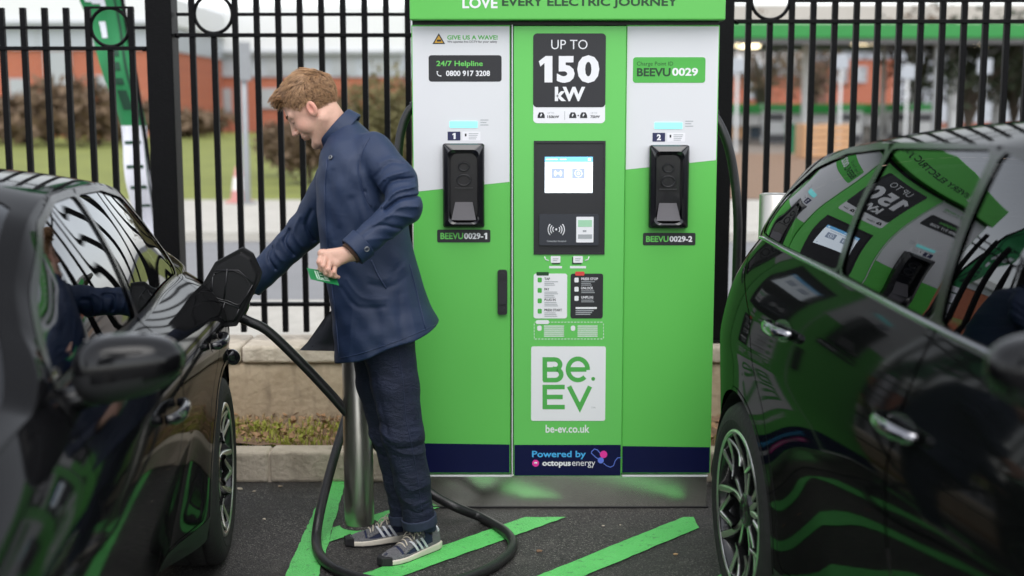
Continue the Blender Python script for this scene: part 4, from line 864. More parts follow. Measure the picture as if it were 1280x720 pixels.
def sdpoly(P, poly):
    poly = np.array(poly, float); d = np.full(len(P), 1e9); s = np.ones(len(P)); n = len(poly); j = n-1
    for i in range(n):
        e = poly[j]-poly[i]; w = P-poly[i]; t = np.clip((w@e)/e.dot(e), 0, 1); b = w-t[:, None]*e; d = np.minimum(d, (b**2).sum(1))
        c1 = P[:, 1] >= poly[i][1]; c2 = P[:, 1] < poly[j][1]; c3 = e[0]*w[:, 1] > e[1]*w[:, 0]
        fl = (c1 & c2 & c3) | (~c1 & ~c2 & ~c3); s[fl] *= -1; j = i
    return s*np.sqrt(d)
class Shell:
    def __init__(s): s.P = []; s.N = []; s.polys = []; s.cache = {}
    def split(s, tags, f, new):
        P = np.array(s.P); v = f(P); s.cache = {}; out = []
        for idx, tg in s.polys:
            if tg not in tags: out.append((idx, tg)); continue
            vv = [v[i] for i in idx]
            if max(vv) < 0: out.append((idx, new)); continue
            if min(vv) >= 0: out.append((idx, tg)); continue
            A, B = [], []; n = len(idx)
            for k in range(n):
                i, j = idx[k], idx[(k+1) % n]; a, b = vv[k], vv[(k+1) % n]
                (A if a < 0 else B).append(i)
                if (a < 0) != (b < 0):
                    key = (min(i, j), max(i, j))
                    if key not in s.cache:
                        t = a/(a-b); s.P.append(s.P[i]+(s.P[j]-s.P[i])*t); q = s.N[i]+(s.N[j]-s.N[i])*t; s.N.append(q/np.linalg.norm(q)); s.cache[key] = len(s.P)-1
                    A.append(s.cache[key]); B.append(s.cache[key])
            if len(A) >= 3: out.append((A, new))
            if len(B) >= 3: out.append((B, tg))
        s.polys = out
    def get(s, tags): return [idx for idx, tg in s.polys if tg in tags]
def mesh_from_shell(name, sh, tags, m, parent, push=0., mirror=None, thick=0.):
    polys = sh.get(tags)
    if not polys: return None
    used = sorted({i for p in polys for i in p}); mp = {u: k for k, u in enumerate(used)}
    V = np.array([sh.P[i] for i in used]); N = np.array([sh.N[i] for i in used]); V = V-N*push; F = [tuple(mp[i] for i in p) for p in polys]
    VV, NN, FF = [], [], []
    for sg in ((1, -1) if mirror is None else (mirror,)):
        k = sum(len(x) for x in VV); q = V.copy(); q[:, 0] *= sg; nn = N.copy(); nn[:, 0] *= sg; VV.append(q); NN.append(nn); FF += [tuple(i+k for i in (f if sg > 0 else reversed(f))) for f in F]
    VV, NN = np.concatenate(VV), np.concatenate(NN)
    o = mk(name, VV, FF, m, parent, True); o.data.normals_split_custom_set_from_vertices([tuple(n) for n in NN]); return o
def car(sp, name, label, a_deg, root_loc):
    rt = empty(name, root_loc, math.radians(a_deg), label, 'car')
    W, ZB, IB, ZR, IR, ZC, Z0 = [hermite(*zip(*sp[k])) for k in ('w', 'zb', 'ib', 'zr', 'ir', 'zc', 'z0')]
    side = hermite(*zip(*sp['side']))
    st = np.unique(np.concatenate([np.linspace(sp['s0'], sp['s1'], 150), np.linspace(sp['s0'], sp['s0']+.12, 12), np.linspace(sp['s1']-.12, sp['s1'], 12)])); ns = len(st)
    vb = np.concatenate([np.linspace(0, .9, 30), np.linspace(.92, 1, 9)]); vg = np.linspace(0, 1, 15)[1:]; vt = np.linspace(0, 1, 16)[1:]
    G = []
    for s in st:
        w, zb, ib, zr, ir, zc, z0 = [float(f(s)) for f in (W, ZB, IB, ZR, IR, ZC, Z0)]; zr = max(zr, zb+.004); row = []
        for v in vb:
            z_ = z0+(zb-z0)*v; rr_ = min(math.hypot(s, z_-sp['wz']), math.hypot(s-sp['wb'], z_-sp['wz'])); q_ = min(1, max(0, (rr_-sp['arch'])/.42)); q_ = q_*q_*(3-2*q_); fac = 1 if v > .7 else .22+.78*q_+(1-.22-.78*q_)*max(0, (v-.5)/.2)
            row.append((w-float(side(v))*fac-(ib-float(side(1.)))*max(0, (v-.82)/.18)**2, z_))
        xb, xr_ = w-ib, w-ir if zr > zb+.02 else w-max(ib, ir*.0+ib)-.0
        hh = min(1, (zr-zb)/.12); xr_ = (w-ib)+((w-ir)-(w-ib))*hh-.004
        for v in vg: row.append((xb+(xr_-xb)*v+.018*hh*math.sin(math.pi*v), zb+(zr-zb)*v))
        zc = max(zc, zr+.01)
        for v in vt:
            x = xr_*math.cos(v*math.pi/2)**.8 if v < 1 else 0.; row.append((x, zr+(zc-zr)*(1-(x/xr_)**2.3)))
        G.append(row)
    nv = len(G[0]); A = np.zeros((ns, nv, 3))
    for i in range(ns):
        for j in range(nv): A[i, j] = (G[i][j][0], -st[i], G[i][j][1])
    # ends bow outwards in plan
    du = np.gradient(A, axis=0); dv = np.gradient(A, axis=1); Nn = np.cross(dv, du); Nn = -Nn; ln = np.linalg.norm(Nn, axis=2, keepdims=True); Nn = Nn/np.maximum(ln, 1e-9)
    if Nn[ns//2, 15, 0] < 0: Nn = -Nn
    sh = Shell(); sh.P = [A[i, j] for i in range(ns) for j in range(nv)]; sh.N = [Nn[i, j] for i in range(ns) for j in range(nv)]; nrail = len(vb)+len(vg)-1
    for i in range(ns-1):
        for j in range(nv-1):
            sh.polys.append(([i*nv+j, i*nv+j+1, (i+1)*nv+j+1, (i+1)*nv+j], 'side' if j < nrail else 'top'))
    sz = lambda P: np.stack([-P[:, 1], P[:, 2]], 1)
    for li, (s_, z_) in enumerate(((0, sp['wz']), (sp['wb'], sp['wz']))):
        sh.split({'side'}, lambda P: np.hypot(-P[:, 1]-s_, P[:, 2]-z_)-sp['arch'], 'hole'); sh.split({'side'}, lambda P: np.hypot(-P[:, 1]-s_, P[:, 2]-z_)-sp['arch']-sp['lip'], 'lip%d' % li)
    for k, poly in enumerate(sp['windows']):
        sh.split({'side'}, lambda P: sdpoly(sz(P), poly)-.012, 'glass%d' % k); sh.split({'side'}, lambda P: sdpoly(sz(P), poly)-.030, 'trim')
    if 'pillar' in sp: sh.split({'side'}, lambda P: sdpoly(sz(P), sp['pillar']), 'trim')
    for k, poly in enumerate(sp['lamps']): sh.split({'side', 'top'}, lambda P: sdpoly(sz(P), poly)-.01, 'lamp%d' % k)
    sh.split({'side'}, lambda P: P[:, 2]-sp['clad'], 'clad')
    if 'port' in sp:
        pp = np.array(sp['port']); sh.split({'side'}, lambda P: sdpoly(sz(P), pp)-.0, 'portL')
    for k, poly in enumerate(sp['doors']):
        sh.split({'side'}, lambda P: sdpoly(sz(P), poly)+.0028, 'door%d' % k)
        sh.split({'side'}, lambda P: sdpoly(sz(P), poly)-.0028, 'gap')
    ws0, ws1, rw0, rw1 = sp['ws']
    sh.split({'top'}, lambda P: np.maximum(np.maximum(-P[:, 1]-ws1, ws0+P[:, 1]), np.abs(P[:, 0])-W(-P[:, 1])+IR(-P[:, 1])+.05), 'wscreen'); sh.split({'top'}, lambda P: np.maximum(np.maximum(-P[:, 1]-rw1, rw0+P[:, 1]), np.abs(P[:, 0])-W(-P[:, 1])+IR(-P[:, 1])+.07), 'rscreen')
    sh.split({'top'}, lambda P: -P[:, 1]-ws1 if False else np.where(-P[:, 1] > ws1, -1., 1.)+0*P[:, 0], 'hood')
    sh.split({'top'}, lambda P: sdpoly(np.stack([-P[:, 1], np.abs(P[:, 0])], 1), [(ws1+.02, -1), (sp['s1']-.2, -1), (sp['s1']-.2, .68), (ws1+.02, .74)])+.003, 'hood')
    pm, tm = sp['paint'], M['trim']
    if 'port' in sp:      # the charge port exists on one side only
        mesh_from_shell('body', sh, {'side', 'top', 'hood', 'lamp9'}, pm, rt); mesh_from_shell('quarter_patch', sh, {'portL'}, pm, rt, 0, -1); mesh_from_shell('port_recess', sh, {'portL'}, M['clad_p'], rt, .05, 1)
    else: mesh_from_shell('body', sh, {'side', 'top', 'hood'}, pm, rt)
    for sg in (1, -1):
        for t_ in ('lip0', 'lip1'): mesh_from_shell('arch_lip', sh, {t_}, sp['lipmat'], rt, -.002, sg)
        mesh_from_shell('sill_cladding', sh, {'clad'}, M['clad_p'], rt, -.001, sg); mesh_from_shell('door_gap', sh, {'gap'}, M['ch_black'], rt, .012, sg); mesh_from_shell('window_trim', sh, {'trim'}, tm, rt, -.002, sg)
    mesh_from_shell('windscreen', sh, {'wscreen'}, M['glass'], rt, .003); mesh_from_shell('rear_screen', sh, {'rscreen'}, M['glass'], rt, .003)
    for sg in (1, -1):
        doors = []
        for k in range(len(sp['doors'])): doors.append(mesh_from_shell('door', sh, {'door%d' % k}, pm, rt, 0, sg))
        for k in range(len(sp['windows'])):
            p = doors[sp['wdoor'][k]] if sp['wdoor'][k] is not None else rt; mesh_from_shell('window', sh, {'glass%d' % k}, M['glass'], p, .004, sg)
        for k, (mm, nm) in enumerate(zip((M['lamp_red'], M['lamp_clear']), ('tail_lamp', 'headlamp'))): mesh_from_shell(nm, sh, {'lamp%d' % k}, mm, rt, 0, sg)
        # bright belt moulding under the windows
        if sp.get('belt_trim'):
            ss = np.linspace(*sp['belt_trim'], 40); V = []
            for s in ss:
                w, zb, ib = float(W(s)), float(ZB(s)), float(IB(s)); x = w-ib+.004
                for dx, dz in ((.006, -.003), (.008, .002), (.006, .006), (-.01, .006)): V.append((sg*(x+dx), -s, zb+dz))
            F = [(4*i+k, 4*i+k+1, 4*i+5+k, 4*i+4+k) for i in range(39) for k in range(3)]
            mk('belt_moulding', V, [f if sg < 0 else tuple(reversed(f)) for f in F], sp['belt_mat'], rt, True)
        # handles: raised bar with two feet over a dark cup
        for hi, (s, z) in enumerate(sp['handles']):
            def surf(s_, z_):
                z0, zb = float(Z0(s_)), float(ZB(s_)); v = (z_-z0)/(zb-z0); return float(W(s_))-float(side(v))
            p = doors[hi % len(doors)]
            V, F = [], []
            for i in range(9):
                for j in range(20):
                    r = i/8; a = 2*math.pi*j/20; ss_, zz = s+.085*r*math.cos(a), z+.030*r*math.sin(a); V.append((sg*(surf(ss_, zz)+.0012), -ss_, zz))
            F = [(i*20+j, i*20+(j+1) % 20, (i+1)*20+(j+1) % 20, (i+1)*20+j) for i in range(8) for j in range(20)]
            cup = mk('handle_cup', V, F, M['trim'], p, True)
            pts = [(sg*(surf(s+d, z)+h), -(s+d), z+.004) for d, h in ((-.10, .004), (-.092, .022), (-.05, .034), (0, .037), (.05, .035), (.092, .024), (.10, .004))]
            hb = tube('handle', catmull(pts, 4), [.008+.0055*math.sin(math.pi*i/24) for i in range(25)], sp['handle_mat'], p, 12)
            for v in hb.data.vertices: v.co.z = z+.004+(v.co.z-z-.004)*1.35
        # door mirror
        s, z = sp['mirror']; xm = sg*(float(W(s))-float(IB(s)))
        V, F = [], []; L, H_, T = .112, .068, .055; nu, nw = 28, 18; c = (xm+sg*sp['mx'], -s, z)
        for i in range(nw+1):
            ph = -math.pi/2+math.pi*i/nw
            for j in range(nu):
                th = 2*math.pi*j/nu; e = lambda t, p_: math.copysign(abs(t)**p_, t)
                x = e(math.cos(ph), .75)*e(math.cos(th), .7); y = e(math.cos(ph), .75)*e(math.sin(th), .8); zz = e(math.sin(ph), .8)
                taper = 1-.22*(-(x)*1.0) if False else 1.; zs = zz*H_*(1-.20*x*1.0); 
                V.append((c[0]+sg*x*L, c[1]-y*T*(1.5 if y > 0 else .7)*(1-.15*x), c[2]+zs+.012*x))
        for i in range(nw):
            for j in range(nu): F.append((i*nu+j, i*nu+(j+1) % nu, (i+1)*nu+(j+1) % nu, (i+1)*nu+j))
        Fm = F if sg > 0 else [tuple(reversed(f)) for f in F]; mh = mk('mirror_housing', V, [f for f in Fm if min(V[i][2] for i in f) >= z-.026], sp['mirror_mat'], rt, True)
        mk('mirror_skirt', V, [f for f in Fm if min(V[i][2] for i in f) < z-.026], M['clad_p'], mh, True)
        mk('mirror_glass', [(c[0]+sg*a_*L*.86, c[1]+T*.70+.002, c[2]+b_*H_*.8) for a_, b_ in ((-1, -.9), (.8, -.8), (.95, 0), (.8, .85), (-1, .9))], [(0, 1, 2, 3, 4)], M['chrome'], mh)
        tube('mirror_stalk', [(xm-sg*.02, -s-.0, z-.075), (xm+sg*.03, -s, z-.07), (xm+sg*sp['mx']*.7, -s, z-.05)], [.03, .026, .022], M['trim'], mh, 10)
    # closed ends, floor, wheel-arch liners
    for i_, nm in ((0, 'rear_bumper'), (ns-1, 'front_bumper')):
        ring_ = [A[i_, j] for j in range(nv)]; V = [tuple(p) for p in ring_]+[(-p[0], p[1], p[2]) for p in ring_]; n = nv
        c0 = len(V); cy = -st[i_]+(.05 if i_ == 0 else -.05); V.append((0, cy, ring_[0][2])); V += [(0, cy, p[2]) for p in ring_]
        F = []
        for j in range(n-1): F += [(j, j+1, c0+2+j, c0+1+j), (n+j+1, n+j, c0+1+j, c0+2+j)]
        mk(nm, V, F, pm, rt)
    zf = sp['clad']-.1; V = []; 
    for s in (sp['s0']+.02, sp['s1']-.02): V += [(-.8 if 0 < s else -.6, -s, zf), (.8 if 0 < s else .6, -s, zf)]
    mk('floor_pan', V, [(0, 1, 3, 2)], M['clad_p'], rt)
    for s_ in (0, sp['wb']):
        for sg in (1, -1):
            V, F = [], []; R_ = sp['arch']
            for k in range(33):
                t = math.radians(-25+230*k/32)
                for x in (.87*1.0, .60): V.append((sg*min(x, float(W(s_))-.03), -(s_+R_*math.cos(t)), sp['wz']+R_*math.sin(t)))
            F = [(2*k, 2*k+1, 2*k+3, 2*k+2) for k in range(32)]+[tuple(2*k+1 for k in range(33))]
            mk('arch_liner', V, F, M['clad_p'], rt)
    # cabin: seats, dashboard, steering wheel
    def seat(x, s, hb):
        sb = box('seat', x-.25, x+.25, -s-.27, -s+.22, .36, .50, M['interior'], rt, .05, 3)
        bb = box_bm(x-.24, x+.24, -.06, .06, 0, .56, .05, 3); 
        for v in bb.verts: v.co.y = v.co.y+.30*v.co.z-s*1+.22; v.co.z += .48
        o = from_bm('seat_back', bb, M['interior'], sb); hb_ = box('headrest', x-.12, x+.12, -s+.37, -s+.45, 1.06, 1.06+.17, M['interior'], sb, .035, 3)
    for x in (-.37, .37): seat(x, sp['seat'][0], 0); seat(x, sp['seat'][1], 0)
    box('dashboard', -.66, .66, -sp['ws'][1]-.05, -sp['ws'][1]+.42, .6, sp['dash'], M['interior'], rt, .06, 3)
    pts = [(-.37+.18*math.cos(t), -sp['ws'][1]+.50+.07*math.sin(t), sp['dash']-.02+.16*math.sin(t)) for t in [2*math.pi*k/24 for k in range(25)]]; tube('steering_wheel', pts, .016, M['clad_p'], rt, 8)
    # wheels
    def wheel(x, s, sg):
        w = empty('wheel', (x, -s, sp['wz'])); w.parent = rt; R_, rr = sp['wz'], sp['rim']
        prof = [(rr-.004, -.19), (rr+.02, -.205), (R_-.03, -.21), (R_-.006, -.195), (R_, -.17), (R_, -.12), (R_-.006, -.118), (R_-.006, -.112), (R_, -.11), (R_, -.06), (R_-.006, -.058), (R_-.006, -.052), (R_, -.05), (R_, -.03), (R_-.012, -.008), (R_-.032, .002), (R_-.05, .005), (rr+.022, .004), (rr+.008, -.004), (rr-.004, -.012)]
        V, F = lathe_vf(prof, 64, 'x'); V = [(sg*v[0], v[1], v[2]) for v in V]; mk('tyre', V, F, M['tyre'], w, True)
        # sidewall ribs
        V, F = lathe_vf([(rr+.03, .0045), (rr+.034, .0065), (rr+.038, .0045)], 64, 'x'); mk('sidewall_rib', [(sg*v[0], v[1], v[2]) for v in V], F, M['tyre'], w, True)
        V, F = lathe_vf([(rr, -.19), (rr, -.02), (rr+.003, -.003), (rr-.006, -.001), (rr-.014, -.010), (rr-.018, -.06), (rr-.02, -.19)], 64, 'x'); rim = mk('rim', [(sg*v[0], v[1], v[2]) for v in V], F, M['alloy_d'], w, True)
        V, F = lathe_vf([(rr+.004, -.004), (rr+.001, .0005), (rr-.007, .0005), (rr-.010, -.004)], 64, 'x'); mk('rim_edge', [(sg*v[0], v[1], v[2]) for v in V], F, M['alloy'], w, True)
        V, F = lathe_vf([(.15, -.14), (.15, -.125), (.02, -.125), (0, -.125)], 32, 'x'); mk('brake_disc', [(sg*v[0], v[1], v[2]) for v in V], F, M['galv'], w, True)
        V, F = lathe_vf([(.062, -.09), (.058, -.030), (.035, -.020), (.033, -.026), (0, -.025)], 28, 'x'); mk('hub', [(sg*v[0], v[1], v[2]) for v in V], F, M['alloy_d'], w, True)
        def spoke_mesh(a0, a1, r0, r1, w0, w1, d0, d1, dep):
            q = []
            for t in np.linspace(0, 1, 7):
                a = a0+(a1-a0)*t; r = r0+(r1-r0)*t; ww = w0+(w1-w0)*t; d = d0+(d1-d0)*t-.012*math.sin(math.pi*t)
                c, n_ = (math.cos(a)*r, math.sin(a)*r), (-math.sin(a), math.cos(a))
                for sx, dd in ((-1, d-dep), (-1, d-.004), (-.55, d), (.55, d), (1, d-.004), (1, d-dep)): q.append((sg*dd, c[0]+n_[0]*sx*ww, c[1]+n_[1]*sx*ww))
            F = [(6*i+k, 6*i+k+1, 6*i+7+k, 6*i+6+k) for i in range(6) for k in range(5)]; return q, F
        for k in range(5):
            a = 2*math.pi*k/5+.32
            q, F = [], []
            for sgn in (-1, 1):
                for args in ((a+sgn*.10, a+sgn*.30, .045, rr-.012, .011, .013, -.030, -.006, .03), (a+sgn*.24, a+sgn*.62, rr*.55, rr-.012, .009, .011, -.016, -.006, .025)):
                    v_, f_ = spoke_mesh(*args); b = len(q); q += v_; F += [tuple(i+b for i in f) for f in f_]
            sp_ = mk('spoke', q, F, M['alloy_d'], rim)
            # machined faces on the spoke fronts
            q2, F2 = [], []
            for sgn in (-1, 1):
                for args in ((a+sgn*.10, a+sgn*.30, .045, rr-.012, 0.0095, .0115, -.0285, -.0045, .001), (a+sgn*.24, a+sgn*.62, rr*.55, rr-.012, .0075, .0095, -.0145, -.0045, .001)):
                    v_, f_ = spoke_mesh(*args); b = len(q2); q2 += v_; F2 += [tuple(i+b for i in f) for f in f_]
            mk('machined_face', q2, F2, M['alloy'], rim)
    for s_ in (0, sp['wb']):
        for sg in (1, -1): wheel(sg*(sp['hw']-.012), s_, sg)
    return rt, (W, ZB, IB, Z0, side)
# ---- the car on the charger: dark grey fastback, rear towards the kerb
M['paint_l'] = paint('black_metallic_paint', (.0045, .0045, .005), .35, .0, 1.42, .48); M['paint_r'] = paint('dark_paint', (.0035, .004, .0038), .35, .0, 1.42, .33)
M['mirror_cap'] = mat('mirror_cap_black', (.004, .004, .0045), .14, var=.1, spec=.35); M['chrome_d'] = mat('dark_chrome', (.26, .26, .28), .14, 1., var=.05)
SIDE = [(0, .17), (.1, .105), (.25, .072), (.45, .036), (.62, .008), (.72, .0), (.82, .006), (.92, .03), (1, .055)]
left = dict(hw=.90, s0=-.72, s1=3.42, wz=.335, rim=.235, wb=2.62, arch=.375, lip=.014, clad=.285, lipmat=M['trim'], paint=M['paint_l'],
    w=[(-.72, .60), (-.69, .70), (-.6, .78), (-.45, .845), (-.25, .885), (0, .90), (.5, .90), (2.6, .895), (3.0, .85), (3.28, .74), (3.42, .58)],
    z0=[(-.72, .36), (-.55, .24), (-.3, .2), (3.0, .2), (3.42, .3)],
    zb=[(-.72, .90), (-.6, .955), (-.4, 1.0), (0, 1.03), (1.0, 1.035), (2.05, 1.03), (2.6, .97), (3.1, .86), (3.42, .62)],
    ib=[(-.72, .11), (-.3, .15), (.2, .15), (1.0, .115), (2.0, .11), (2.6, .12), (3.42, .12)],
    zr=[(-.72, .91), (-.55, .97), (-.38, 1.025), (-.15, 1.095), (.0, 1.17), (.2, 1.285), (.45, 1.365), (.8, 1.40), (1.25, 1.40), (1.5, 1.36), (1.75, 1.23), (2.0, 1.075), (2.08, 1.035), (2.6, .975), (3.1, .87), (3.42, .63)],
    ir=[(-.72, .14), (-.2, .22), (.4, .265), (1.2, .265), (1.7, .23), (2.1, .12), (3.42, .13)],
    zc=[(-.72, .96), (-.5, 1.05), (-.3, 1.13), (0, 1.27), (.35, 1.40), (.7, 1.455), (1.2, 1.475), (1.55, 1.44), (1.85, 1.29), (2.25, 1.07), (2.6, 1.02), (3.1, .92), (3.42, .66)], side=SIDE,
    windows=[[(1.90, 1.068), (1.68, 1.205), (1.47, 1.318), (1.26, 1.365), (1.045, 1.368), (1.025, 1.062)], [(.975, 1.062), (.995, 1.368), (.72, 1.362), (.46, 1.325), (.27, 1.232), (.12, 1.115), (.08, 1.062)]], wdoor=[0, 1],
    pillar=[(.95, 1.05), (1.05, 1.05), (1.07, 1.38), (.97, 1.38)],
    doors=[[(.995, .30), (2.02, .30), (2.06, .55), (2.04, .9), (1.93, 1.06), (1.62, 1.26), (1.42, 1.355), (1.22, 1.388), (1.02, 1.388), (.995, 1.04)], [(.985, .30), (.985, 1.04), (1.01, 1.388), (.72, 1.385), (.44, 1.345), (.25, 1.25), (.08, 1.10), (.02, 1.02), (.10, .86), (.36, .66), (.44, .45), (.46, .30)]],
    lamps=[[(-.9, .80), (-.42, .84), (-.45, .92), (-.9, .92)], [(2.95, .70), (3.6, .58), (3.6, .70), (3.0, .84)]], ws=(1.45, 2.15, -.42, .22), handles=[(1.22, .83), (.30, .85)], handle_mat=M['gloss_black'], mirror=(1.88, 1.085), mx=.14, mirror_mat=M['mirror_cap'], seat=(1.05, .2), dash=.98,
    port=[(-.40, .80), (-.16, .80), (-.10, .90), (-.16, 1.0), (-.36, .98)])
aL = 6.0; ca, sa = math.cos(math.radians(aL)), math.sin(math.radians(aL))
LC = Vector((-1.01-.9*ca, 4.45-.9*sa, 0)); carL, surfL = car(left, 'parked_car', 'glossy black hatchback with its charge flap open and cable plugged in', aL, LC)
SIDE_R = [(0, .14), (.1, .075), (.22, .050), (.40, .022), (.56, .003), (.64, .0), (.74, .014), (.86, .045), (1, .085)]
# ---- the other car: tall dark crossover
right = dict(hw=.90, s0=-.70, s1=3.42, wz=.345, rim=.255, wb=2.62, arch=.385, lip=.012, clad=.30, lipmat=M['paint_r'], paint=M['paint_r'],
    w=[(-.70, .62), (-.66, .72), (-.55, .80), (-.38, .855), (-.15, .89), (.1, .90), (.5, .90), (2.6, .895), (3.0, .85), (3.28, .74), (3.42, .58)],
    z0=[(-.70, .38), (-.5, .26), (-.3, .22), (3.0, .22), (3.42, .3)],
    zb=[(-.70, 1.02), (-.6, 1.10), (-.45, 1.165), (-.2, 1.19), (.3, 1.18), (1.2, 1.145), (2.05, 1.11), (2.6, 1.05), (3.1, .96), (3.42, .72)],
    ib=[(-.70, .09), (-.5, .13), (-.2, .13), (.3, .115), (1.2, .10), (2.0, .10), (2.6, .1), (3.42, .12)],
    zr=[(-.70, 1.03), (-.62, 1.11), (-.52, 1.19), (-.42, 1.27), (-.27, 1.37), (-.07, 1.44), (.25, 1.495), (.6, 1.52), (1.2, 1.53), (1.5, 1.505), (1.75, 1.40), (2.05, 1.21), (2.2, 1.115), (2.6, 1.055), (3.1, .97), (3.42, .73)],
    ir=[(-.70, .12), (-.45, .20), (-.1, .24), (.4, .23), (1.2, .215), (1.7, .20), (2.2, .1), (3.42, .13)],
    zc=[(-.70, 1.12), (-.6, 1.24), (-.5, 1.36), (-.36, 1.47), (-.1, 1.535), (.4, 1.58), (1.1, 1.60), (1.45, 1.58), (1.8, 1.44), (2.3, 1.17), (2.6, 1.12), (3.1, 1.02), (3.42, .76)], side=SIDE_R,
    windows=[[(1.96, 1.135), (1.72, 1.335), (1.50, 1.468), (1.285, 1.505), (1.270, 1.162)], [(1.205, 1.165), (1.22, 1.508), (.66, 1.495), (.625, 1.192)], [(.565, 1.196), (.60, 1.492), (.30, 1.470), (.05, 1.418), (-.14, 1.335), (-.28, 1.215)]], wdoor=[0, 1, 1],
    pillar=[(1.19, 1.15), (1.29, 1.15), (1.30, 1.52), (1.20, 1.52)],
    doors=[[(1.245, .32), (2.05, .32), (2.09, .6), (2.07, 1.0), (1.98, 1.13), (1.70, 1.37), (1.46, 1.488), (1.27, 1.508), (1.25, 1.15)], [(1.235, .32), (1.24, 1.15), (1.26, 1.508), (.62, 1.50), (.28, 1.475), (.0, 1.41), (-.2, 1.31), (-.34, 1.22), (-.30, 1.13), (.05, .98), (.30, .74), (.42, .5), (.44, .32)]],
    lamps=[[(-.9, .88), (-.50, .92), (-.54, 1.01), (-.9, 1.01)], [(2.95, .80), (3.6, .66), (3.6, .80), (3.0, .94)]], ws=(1.42, 2.2, -.6, -.40), belt_trim=(-.30, 2.0), belt_mat=M['chrome_d'], handles=[(1.27, .93), (.38, .99)], handle_mat=M['chrome_d'], mirror=(2.0, 1.20), mx=.14, mirror_mat=M['mirror_cap'], seat=(1.05, .2), dash=1.05)
aR = 5.0; ca, sa = math.cos(math.radians(aR)), math.sin(math.radians(aR))
RC = Vector((.70+.9*ca, 3.93+.9*sa, 0)); carR, surfR = car(right, 'parked_car', 'dark crossover with chrome window line mirroring the green charger', aR, RC)
# ---- open charge flap, socket and hanging cap on the charging car
FD = 4.62; flp = [(304, 308), (317, 316), (328, 340), (326, 349), (310, 383), (296, 408), (271, 410), (260, 391), (251, 372), (253, 355), (269, 327)]
Rinv = (Matrix.Translation(LC) @ Matrix.Rotation(math.radians(aL), 4, 'Z')).inverted()
def ladd(o, p=None): o.parent = p or carL; o.matrix_parent_inverse = Rinv; return o
def lsub(o, p): o.parent = p; o.matrix_parent_inverse = Matrix.Identity(4); return o
q = [xz(x, y, FD) for x, y in flp]; cxx, czz = sum(a for a, _ in q)/len(q), sum(b for _, b in q)/len(q)
def scl(k, dx=0, dz=0): return [(cxx+(x-cxx)*k+dx, czz+(z-czz)*k+dz) for x, z in q]
loops = [([(x, FD+.012, z) for x, z in scl(.97)]), [(x, FD, z) for x, z in scl(1.0)], [(x, FD-.008, z) for x, z in scl(.97)], [(x, FD-.006, z) for x, z in scl(.86)], [(x, FD-.016, z) for x, z in scl(.82)]]
V = [p for L in loops for p in L]; n = len(q); F = [tuple(reversed(range(n)))]+[(i*n+k, i*n+(k+1) % n, (i+1)*n+(k+1) % n, (i+1)*n+k) for i in range(4) for k in range(n)]+[tuple(range(4*n, 5*n))]
bm = bmesh.new(); vs = [bm.verts.new(v) for v in V]; [bm.faces.new([vs[i] for i in f]) for f in F]; bmesh.ops.recalc_face_normals(bm, faces=bm.faces); bmesh.ops.bevel(bm, geom=[e for e in bm.edges], offset=.0022, segments=2, affect='EDGES')
flap = ladd(from_bm('charge_flap', bm, M['flap'] if 'flap' in M else mat('flap_plastic', (.010, .010, .011), .38, var=.2, bump=.12, bs=250), None))
def flap_rib(pts, w=.003): lsub(tube('flap_rib', [tuple(at(x, y, FD-.018)) for x, y in pts], w, M['dark_plastic'], None, 6), flap)
flap_rib([(270, 338), (298, 338), (316, 354)]); flap_rib([(284, 336), (280, 374)]); flap_rib([(265, 374), (281, 378), (299, 385)]); flap_rib([(299, 385), (316, 356)]); flap_rib([(266, 346), (264, 372)])
flap_rib([(281, 378), (274, 404)]); flap_rib([(299, 386), (292, 402)])
lsub(tube('flap_gasket', catmull([tuple(at(266+(x-289)*.0+x-266, y, FD-.017)) for x, y in ((268, 342), (264, 360), (270, 372), (284, 376), (300, 380), (312, 358), (300, 342), (282, 338), (268, 342))], 4), .0025, M['cable'], None, 6), flap)
h0, h1 = at(256, 372, FD), at(246, 378, FD+.06); ladd(tube('flap_hinge', catmull([tuple(at(262, 376, FD+.004)), tuple(at(252, 376, FD+.02)), tuple(at(244, 374, FD+.05))], 4), .010, M['dark_plastic'], None, 8))
sk = at(268, 382, 4.80); ladd(tube('charge_socket', [(sk.x-.06, sk.y+.01, sk.z), (sk.x+.01, sk.y, sk.z)], .042, M['dark_plastic'], None, 20))
ct = at(290, 447, 4.66); ladd(tube('cap_strap', catmull([tuple(at(268, 408, 4.70)), tuple(at(277, 413, 4.67)), tuple(at(281, 424, 4.66)), tuple(at(286, 436, 4.66))], 5), .0028, M['cable'], None, 6))
cap = ladd(sculpt('socket_cap', lambda P: smin(np.maximum(np.hypot((P[:, 0]-ct.x)*.8+(P[:, 1]-ct.y)*.6, P[:, 2]-ct.z)-.026, np.abs((P[:, 1]-ct.y)*.8-(P[:, 0]-ct.x)*.6)-.018), ell(P, (ct.x, ct.y, ct.z+.012), (.022, .022, .02)), .008), (ct.x-.06, ct.y-.06, ct.z-.06), (ct.x+.06, ct.y+.06, ct.z+.06), .003, M['gloss_black'], None))
